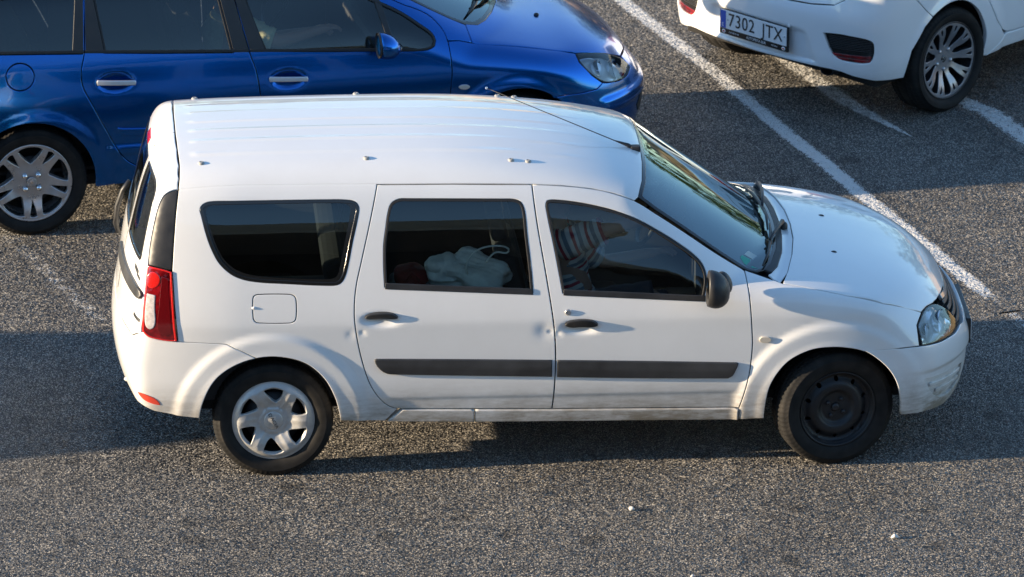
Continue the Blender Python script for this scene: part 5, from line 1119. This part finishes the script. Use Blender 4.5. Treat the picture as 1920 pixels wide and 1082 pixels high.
kf = sheet('front_door', [(1.284,.355),(2.25,.345),(2.33,.60),(2.30,.98),(1.95,1.16),(1.6,1.30),(1.204,1.32),(1.274,.98),(1.324,.70)], [[(1.30,.965),(2.18,.945),(1.85,1.14),(1.55,1.26),(1.22,1.27)]], KS, KW, hat, h=.03, rim=.02)
sheet('window_pane', [(.29,.99),(1.23,.96),(1.16,1.28),(.35,1.27)], [], KS, M['glass_dark'], kd, h=.06, gap=0, bev=.001, rim=0, off=-.004); sheet('window_pane', [(1.29,.955),(2.20,.935),(1.86,1.15),(1.56,1.27),(1.21,1.28)], [], KS, M['glass_dark'], kf, h=.06, gap=0, bev=.001, rim=0, off=-.004)
sheet('sill', [(.26,.262),(.42,.272),(1.3,.27),(2.26,.25),(2.25,.34),(1.28,.352),(.52,.357),(.45,.362),(.42,.34)], [], KS, KW, hat, h=.04, gap=.0015, bev=.005, rim=.05, off=.004)
KXF = 2.60
sheet('front_wing', [(2.255,.345),(2.262,.26)]+arc(KXF,.315,.350,188,20,26)+[(3.05,.60),(3.15,.72),(2.95,.84),(2.5,.93),(2.305,.975),(2.335,.60)], [], KS, KW, hat, h=.03, rim=.03)
sheet('bonnet', symm([(2.55,0),(2.48,-.35),(2.32,-.62),(2.34,-.72),(2.6,-.74),(3.0,-.70),(3.22,-.55),(3.34,-.25),(3.37,0)]), [], KT, KW, hat, h=.05, rim=.02)
kwl = symm([(2.53,0),(2.46,-.35),(2.30,-.60),(1.9,-.56),(1.62,-.50),(1.58,-.3),(1.60,0)]); sheet('windscreen', kwl, [], KT, M['glass_wind'], hat, h=.06, gap=0, bev=.001, rim=0, off=-.003)
sheet('front_bumper', symu([(0,.66),(.30,.67),(.55,.70),(.66,.66),(.70,.60),(.70,.40),(.66,.28),(0,.22)]), [], KPF, KW, hat, h=.05, rim=.03)
kg = conv(K_F, 'side', [(-.40,1.20),(-.10,1.292),(.28,1.302),(.30,1.312),(1.204,1.322),(1.6,1.302),(1.95,1.162),(2.30,.98)], 'cyl', B=(0,.6)); kt = conv(K_F, 'top', [(2.31,-.64),(1.92,-.57),(1.63,-.51),(1.59,-.3),(1.61,0)], 'cyl', B=(0,.6)); kt[-1,1] = .6*math.pi/2
kr = conv(K_F, 'top', [(-.42,0),(-.40,-.3),(-.38,-.45)], 'cyl', B=(0,.6)); kr[0,1] = .6*math.pi/2
sheet('roof', symc(np.vstack([kr, kg, kt])), [], KR, KW, hat, h=.05, gap=.001, rim=.02)
ktg = symu(np.vstack([conv(K_F, 'top', [(-.43,0),(-.41,-.3),(-.39,-.45)], 'rup'), conv(K_F, 'pol', [(.64,1.15),(.62,.95),(.582,.775),(.526,.727),(.408,.710),(.276,.704),(0,.702)], 'rup', A=(-.25,0))])); ktg[np.abs(ktg[:,0]) < .01, 0] = 0
krg = smoothloop(rearrup(K_F, [(-.50,1.02),(-.46,1.18),(-.40,1.27),(0,1.29),(.40,1.27),(.46,1.18),(.50,1.02),(0,1.0)]), .03, 40)
kt_ = sheet('tailgate', ktg, [krg], KU, KW, hat, h=.03, gap=.002, rim=.02); sheet('window_pane', inset(ccw(krg), -.004), [], KU, M['glass_dark'], kt_, h=.06, gap=0, bev=.001, rim=0, off=-.003)
for s in (1, -1):
    l = np.array([(.56,.80),(.62,.795),(.75,.80),(.82,.86),(.80,.95),(.70,.955),(.60,.93),(.57,.86)])*[s,1]; sheet('tail_light', smoothloop(l, .02, 50), [], KP, M['red'], hat, h=.02, gap=.002, bev=.005, rim=.02, off=.004)
kpl = sheet('rear_pillar', np.vstack([[(.625,.958),(.72,.96),(.79,.955)], conv(K_F, 'side', [(-.497,.93),(-.517,1.05),(-.395,1.20)], 'pol', B=(-.25,0)), [(.70,1.17),(.645,1.15)]]), [], KP, KW, hat, h=.04, gap=.001, rim=.02); mirror(kpl, hat)
for o in [o for o in hat.children if o.name.split('.')[0] in ('rear_quarter_panel','rear_door','front_door','front_wing','sill')]:
    m = mirror(o, hat)
    for c in list(o.children): mirror(c, m)
bx('underbody', (-.55,-.74,.23), (3.2,.74,.29), M['liner'], hat, 0); bx('cabin_floor', (-.4,-.7,.34), (2.3,.7,.36), M['interior'], hat, 0); bx('dashboard', (1.95,-.66,.60), (2.4,.66,.92), M['interior2'], hat, .06, segs=3)
for x in (KX, KXF):
    for s in (-1, 1): liner_arch(hat, x, .372, s*.79, s*.52); wheel(hat, x+(.025 if x < 1 else 0), s*.775, .318, .225, .228, 'y10', side=s)
for y in (-.36,.36): seat(hat, .9, y, z=.5)
seat(hat, .15, 0, 1.2, z=.52)
# ------------------------------------------------------------------ a car queuing behind the van, just out of the picture: its shadow falls into it
def copy_tree(o, parent=None):
    c = o.copy(); COL.objects.link(c); c.parent = parent
    if parent: c.matrix_parent_inverse = o.matrix_parent_inverse.copy()
    for ch in list(o.children): copy_tree(ch, c)
    return c
q = copy_tree(van); q.name = 'van'; q.location = (-10.9,-.22,0); q.rotation_euler = (0,0,math.radians(-1.5)); q.scale = (1.2,1.2,1.2); tag(q, 'tall white van queuing behind the white estate car, outside the picture on the left', 'van')
# ------------------------------------------------------------------ people
def skinbody(name, joints, edges, mat, parent):
    me = bpy.data.meshes.new(name); me.from_pydata([j[0] for j in joints], edges, []); me.materials.append(mat)
    o = bpy.data.objects.new(name, me); COL.objects.link(o)
    if parent: o.parent = parent
    md = o.modifiers.new('skin', 'SKIN'); me.skin_vertices.new(name='') if not len(me.skin_vertices) else None
    for i, j in enumerate(joints):
        r = j[1]; me.skin_vertices[0].data[i].radius = (r, r) if not isinstance(r, tuple) else r
    me.skin_vertices[0].data[0].use_root = True; md.use_smooth_shade = True
    s = o.modifiers.new('sub', 'SUBSURF'); s.levels = 2; s.render_levels = 2
    return o
def cloth(name, limbs, mat, parent, seg=18, fold=.006):
    """clothing: tapering sleeves of cloth with folds; 'along' runs along each limb"""
    V = []; Fc = []; A = []
    for pts, rad in limbs:
        p = np.array(pts, float); s = np.concatenate([[0], np.cumsum(np.linalg.norm(np.diff(p, axis=0), axis=1))]); n = max(6, int(s[-1]/.018)); ss = np.linspace(0, s[-1], n)
        fx = [Spl(list(zip(s, p[:, k]))) if len(p) > 2 else (lambda t, k=k: np.interp(t, s, p[:, k])) for k in range(3)]; fr = lambda t: np.interp(t, s, [r[0] for r in rad]), lambda t: np.interp(t, s, [r[1] for r in rad])
        c = np.stack([f(ss) for f in fx], -1); b0 = len(V); up = Vector((0, -1, .2))
        for i in range(n):
            t = Vector(c[min(i+1, n-1)]-c[max(i-1, 0)]).normalized(); a = t.cross(up).normalized(); b = t.cross(a)
            for k in range(seg):
                an = 2*math.pi*k/seg; w_ = fold*(math.sin(3*an+ss[i]*38)+.7*math.sin(ss[i]*95+2*an))
                V.append(Vector(c[i])+a*math.cos(an)*(fr[0](ss[i])+w_)+b*math.sin(an)*(fr[1](ss[i])+w_)); A.append(float(ss[i]))
        for i in range(n-1):
            for k in range(seg): k2 = (k+1) % seg; Fc.append((b0+i*seg+k, b0+i*seg+k2, b0+(i+1)*seg+k2, b0+(i+1)*seg+k))
        Fc.append(tuple(b0+k for k in range(seg))[::-1]); Fc.append(tuple(b0+(n-1)*seg+k for k in range(seg)))
    o = mk(name, V, Fc, mat, parent); at = o.data.attributes.new('along', 'FLOAT', 'POINT'); at.data.foreach_set('value', A); return o
def hand(joints, edges, wrist, fwd, side, up_):
    """palm and five bent fingers grown from the wrist joint"""
    f, s, u = Vector(fwd).normalized(), Vector(side).normalized(), Vector(up_).normalized(); w0 = Vector(joints[wrist][0]); pm = len(joints)
    joints.append((tuple(w0+f*.05), (.034,.016))); edges.append((wrist, pm))
    for k, (off, ln) in enumerate(((-.030,.062),(-.010,.075),(.010,.070),(.029,.055))):
        a = len(joints); joints += [(tuple(w0+f*.088+s*off), .0095), (tuple(w0+f*(.088+ln*.55)+s*off*1.05-u*.012), .0085), (tuple(w0+f*(.088+ln*.85)+s*off*1.05-u*.035), .007)]; edges += [(pm,a),(a,a+1),(a+1,a+2)]
    a = len(joints); joints += [(tuple(w0+f*.040-s*.045-u*.004), .011), (tuple(w0+f*.075-s*.058-u*.014), .009)]; edges += [(pm,a),(a,a+1)]
def sitter(name, parent_loc, rz, H, shirt, label, group=None, legs=True, arm_near=None, arm_far=None):
    """seated figure: H is the hip point; faces +x"""
    h = Vector(H); J = []; E = []
    def j(p, r): J.append((tuple(p), r)); return len(J)-1
    pel = j(h, (.13,.15)); wa = j(h+Vector((-.03,0,.20)), (.115,.14)); ch = j(h+Vector((-.07,0,.40)), (.12,.165)); nk = j(h+Vector((-.08,0,.53)), .055); hd_ = j(h+Vector((-.06,0,.62)), (.070,.065)); hd2 = j(h+Vector((-.05,0,.72)), (.098,.080)); hd3 = j(h+Vector((-.06,0,.79)), (.080,.068))
    E += [(pel,wa),(wa,ch),(ch,nk),(nk,hd_),(hd_,hd2),(hd2,hd3)]
    for s, arm in ((-1, arm_near), (1, arm_far)):
        sh = j(h+Vector((-.075,s*.185,.46)), .060); E.append((ch,sh)); e, wv = arm
        el = j(h+Vector(e), .042); wr2 = j(h+Vector(wv), .030); E += [(sh,el),(el,wr2)]
        fd = (Vector(wv)-Vector(e)).normalized(); sd = fd.cross(Vector((0,0,1))) if abs(fd.z) < .9 else Vector((1,0,0)); hand(J, E, wr2, fd, sd, sd.cross(fd))
        hp = j(h+Vector((.03,s*.10,-.02)), .095); kn = j(h+Vector((.45,s*.13,.07)), .062); an_ = j(h+Vector((.62,s*.13,-.33)), .045); ft = j(h+Vector((.78,s*.13,-.38)), .035); E += [(pel,hp),(hp,kn),(kn,an_),(an_,ft)]
    o = skinbody(name, J, E, M['skin'], None); o.location = parent_loc; o.rotation_euler = (0,0,rz); tag(o, label, 'person', group)
    T = lambda *v: tuple(h+Vector(v))
    lim = [([T(.02,0,-.08), T(-.03,0,.20), T(-.07,0,.40), T(-.08,0,.50)], [(.155,.165),(.14,.17),(.145,.20),(.09,.12)])]
    for s, arm in ((-1, arm_near), (1, arm_far)):
        e = Vector(arm[0]); s0 = Vector((-.075,s*.16,.46)); lim.append(([T(*s0), T(*(s0*.45+e*.55)), T(*(s0*.12+e*.88))], [(.085,.085),(.072,.072),(.075,.075)]))
    cloth('shirt', lim, shirt, o)
    cloth('trousers', [([T(-.02,s*.08,-.02), T(.22,s*.12,.03), T(.45,s*.13,.07)], [(.115,.115),(.095,.095),(.08,.08)]) for s in (-1,1)]+[([T(.45,s*.13,.06), T(.55,s*.13,-.15), T(.62,s*.13,-.32)], [(.078,.078),(.065,.065),(.06,.06)]) for s in (-1,1)], M['jeans'], o, fold=.003)
    blob('hair', lambda d: tuple(h+Vector((-.075+.105*d.x, .088*d.y, .765+.085*d.z+(.03*d.x if d.z < 0 else 0)))), M['hair'], o, 18, 12)
    fc = h+Vector((.042,0,.70))
    for s in (-1,1): blob('eye', lambda d: tuple(fc+Vector((.002+.010*d.x, s*.032+.012*d.y, .025+.010*d.z))), M['white_ink'], o, 10, 6); blob('ear', lambda d: tuple(h+Vector((-.055+.022*d.x, s*.083+.012*d.y, .70+.032*d.z))), M['skin'], o, 10, 6)
    blob('nose', lambda d: tuple(fc+Vector((.012+.018*d.x, .013*d.y, -.012+.026*d.z))), M['skin'], o, 10, 8); blob('mouth', lambda d: tuple(fc+Vector((.0+.010*d.x, .026*d.y, -.055+.008*d.z))), M['red_cloth'], o, 10, 6)
    return o
sitter('person', (0,0,0), 0, (1.56,-.38,.665), M['stripes'], 'person in a red, white and grey striped shirt on the white estate car front seat', None, arm_near=((.19,-.20,.57),(.44,-.12,.60)), arm_far=((.18,.24,.22),(.42,.20,.28)))
bl2 = Matrix.Translation((B_M[0,3],B_M[1,3],0))
sitter('person', (B_M[0,3],B_M[1,3],0), math.radians(9), (1.25,-.38,.58), M['yellow_cloth'], 'person in a pale yellow top resting an elbow inside the blue car window', None, arm_near=((.17,-.24,.38),(.42,-.14,.40)), arm_far=((.18,.24,.24),(.42,.20,.28)))
# ------------------------------------------------------------------ luggage seen through the rear door window
case = bx('suitcase', (.62,-.70,.53), (1.20,-.30,.92), M['interior2'], None, .04, segs=3); tag(case, 'dark suitcase under the canvas bag on the white estate car back seat', 'suitcase')
for k in range(3): bx('suitcase_rib', (.70+.15*k,-.708,.57), (.72+.15*k,-.70,.88), M['plastic'], case, .002)
def smooth3(p, n=6):
    q = np.array(p, float); t = np.arange(len(q)); f = [Spl(list(zip(t, q[:, k]))) for k in range(3)]; u = np.linspace(0, len(q)-1, n*(len(q)-1)+1)
    return [tuple(v) for v in np.stack([g_(u) for g_ in f], -1)]
def lump(c, s, seed, amp=.16, base=.0):
    r = random.Random(seed); W_ = [(Vector((r.uniform(-1,1),r.uniform(-1,1),r.uniform(-1,1)))*r.uniform(2,6), r.uniform(0,6.3), r.uniform(.3,1)) for _ in range(12)]
    def f(d):
        k = 1+sum(a*math.sin(v.dot(d)+p) for v, p, a in W_)*amp/3+amp*.22*sum(abs(math.sin(2.7*v.dot(d)+2*p))*a for v, p, a in W_[:5])/2-amp*.15; p = Vector((d.x*s[0]*k, d.y*s[1]*k, d.z*s[2]*k)); p.z = max(p.z, -s[2]*.55); return tuple(Vector(c)+p)
    return f
bag = blob('canvas_bag', lump((1.04,-.59,.995), (.19,.13,.115), 4, .34), M['canvas'], None, 96, 60); tag(bag, 'pale canvas drawstring bag lying behind the rear door window of the white estate car', 'bag')
blob('bag_flap', lump((.91,-.58,1.03), (.10,.10,.075), 8, .38), M['canvas'], bag, 60, 36)
tube('drawstring', smooth3([(1.02,-0.690,1.02),(1.00,-0.715,1.06),(1.01,-0.710,1.12),(1.05,-0.700,1.165),(1.12,-0.690,1.185),(1.19,-0.680,1.18),(1.22,-0.680,1.16),(1.20,-0.685,1.145),(1.15,-0.690,1.15),(1.10,-0.700,1.10)]), .0048, M['canvas'], bag, seg=8)
tube('drawstring', [(1.02,-0.695,1.02),(1.04,-0.715,.98),(1.05,-0.720,.945)], [.006,.005,.008], M['canvas'], bag, seg=8)
rb_ = blob('red_bag', lump((.73,-.56,.975), (.085,.11,.07), 12, .3), M['red_cloth'], None, 30, 18); tag(rb_, 'small red cloth bundle beside the canvas bag in the white estate car', 'bag')
tube('bundle_handle', [(.69,-.68,1.0),(.72,-.69,1.05),(.76,-.68,1.0)], .007, M['red_cloth'], rb_, seg=8)
# ------------------------------------------------------------------ surroundings outside the picture, seen only mirrored in paint and glass
tb = empty('terminal_building', (5,-38.0,0)); tag(tb, 'long pale concrete terminal gallery behind the photographer, mirrored in the side windows', 'building')
bx('parapet', (-75,-.3,12.9), (75,.0,13.75), M['concrete'], tb, .05); bx('gallery_floor', (-75,-9,12.5), (75,-.05,12.9), M['concrete'], tb, .0); bx('back_wall', (-75,-9.4,0), (75,-9,12.5), M['liner'], tb, 0); bx('plinth', (-75,-9,0), (75,-.1,.4), M['concrete'], tb, 0)  # back wall near black: the gallery's shade is put into its colour
for k in range(13): bx('column', (-72+12*k-.35,-3.2,.4), (-72+12*k+.35,-2.5,12.5), M['interior2'], tb, .03)
wl2 = empty('boundary_wall', (14,16,0), math.radians(-35)); tag(wl2, 'tan boundary wall beyond the parking, mirrored in the windscreen', 'wall'); bx('wall_panel', (-34,-.15,0), (30,.15,2.0), M['tan_wall'], wl2, .02); bx('coping', (-34.1,-.22,2.0), (30.1,.22,2.12), M['concrete'], wl2, .02)
def tree(x, y, h, seed, label):
    r = random.Random(seed); t = empty('tree', (x, y, 0)); tag(t, label, 'tree', 'trees beyond the parking')
    V = []; Fc = []
    for i in range(7):
        z = h*.5*i/6; R_ = .16*(1-.6*i/6)
        for k in range(7): V.append((R_*math.cos(k*.9)+.08*math.sin(i), R_*math.sin(k*.9), z))
    for i in range(6):
        for k in range(7): Fc.append((i*7+k, i*7+(k+1) % 7, (i+1)*7+(k+1) % 7, (i+1)*7+k))
    mk('trunk', V, Fc, M['bark'], t); V = []; Fc = []
    cl = [(Vector((r.gauss(0,.9), r.gauss(0,.9), h*.62+r.gauss(0,h*.14))), r.uniform(.5,1.0)) for _ in range(22)]
    for _ in range(2600):
        c, s = r.choice(cl); d = Vector((r.gauss(0,1), r.gauss(0,1), r.gauss(0,.8))).normalized()*s*r.uniform(.6,1.05); p = c+d
        a = Vector((r.gauss(0,1), r.gauss(0,1), r.gauss(0,1))).normalized()*r.uniform(.07,.14); b = a.cross(Vector((r.gauss(0,1), r.gauss(0,1), r.gauss(0,1)))).normalized()*.06; n = len(V)
        V += [p-a, p+b, p+a, p-b]; Fc.append((n, n+1, n+2, n+3))
    mk('crown', V, Fc, M['leaf'], t, smooth=False)
for k, x in enumerate((-16,-10.5,-5,1,6.5,12,18,24,31,38)): tree(x+random.uniform(-1,1), 19.5+random.uniform(-1,1), 4.6+random.uniform(-.8,1.2), 20+k, 'green tree in the row beyond the parking, mirrored in the windscreen')
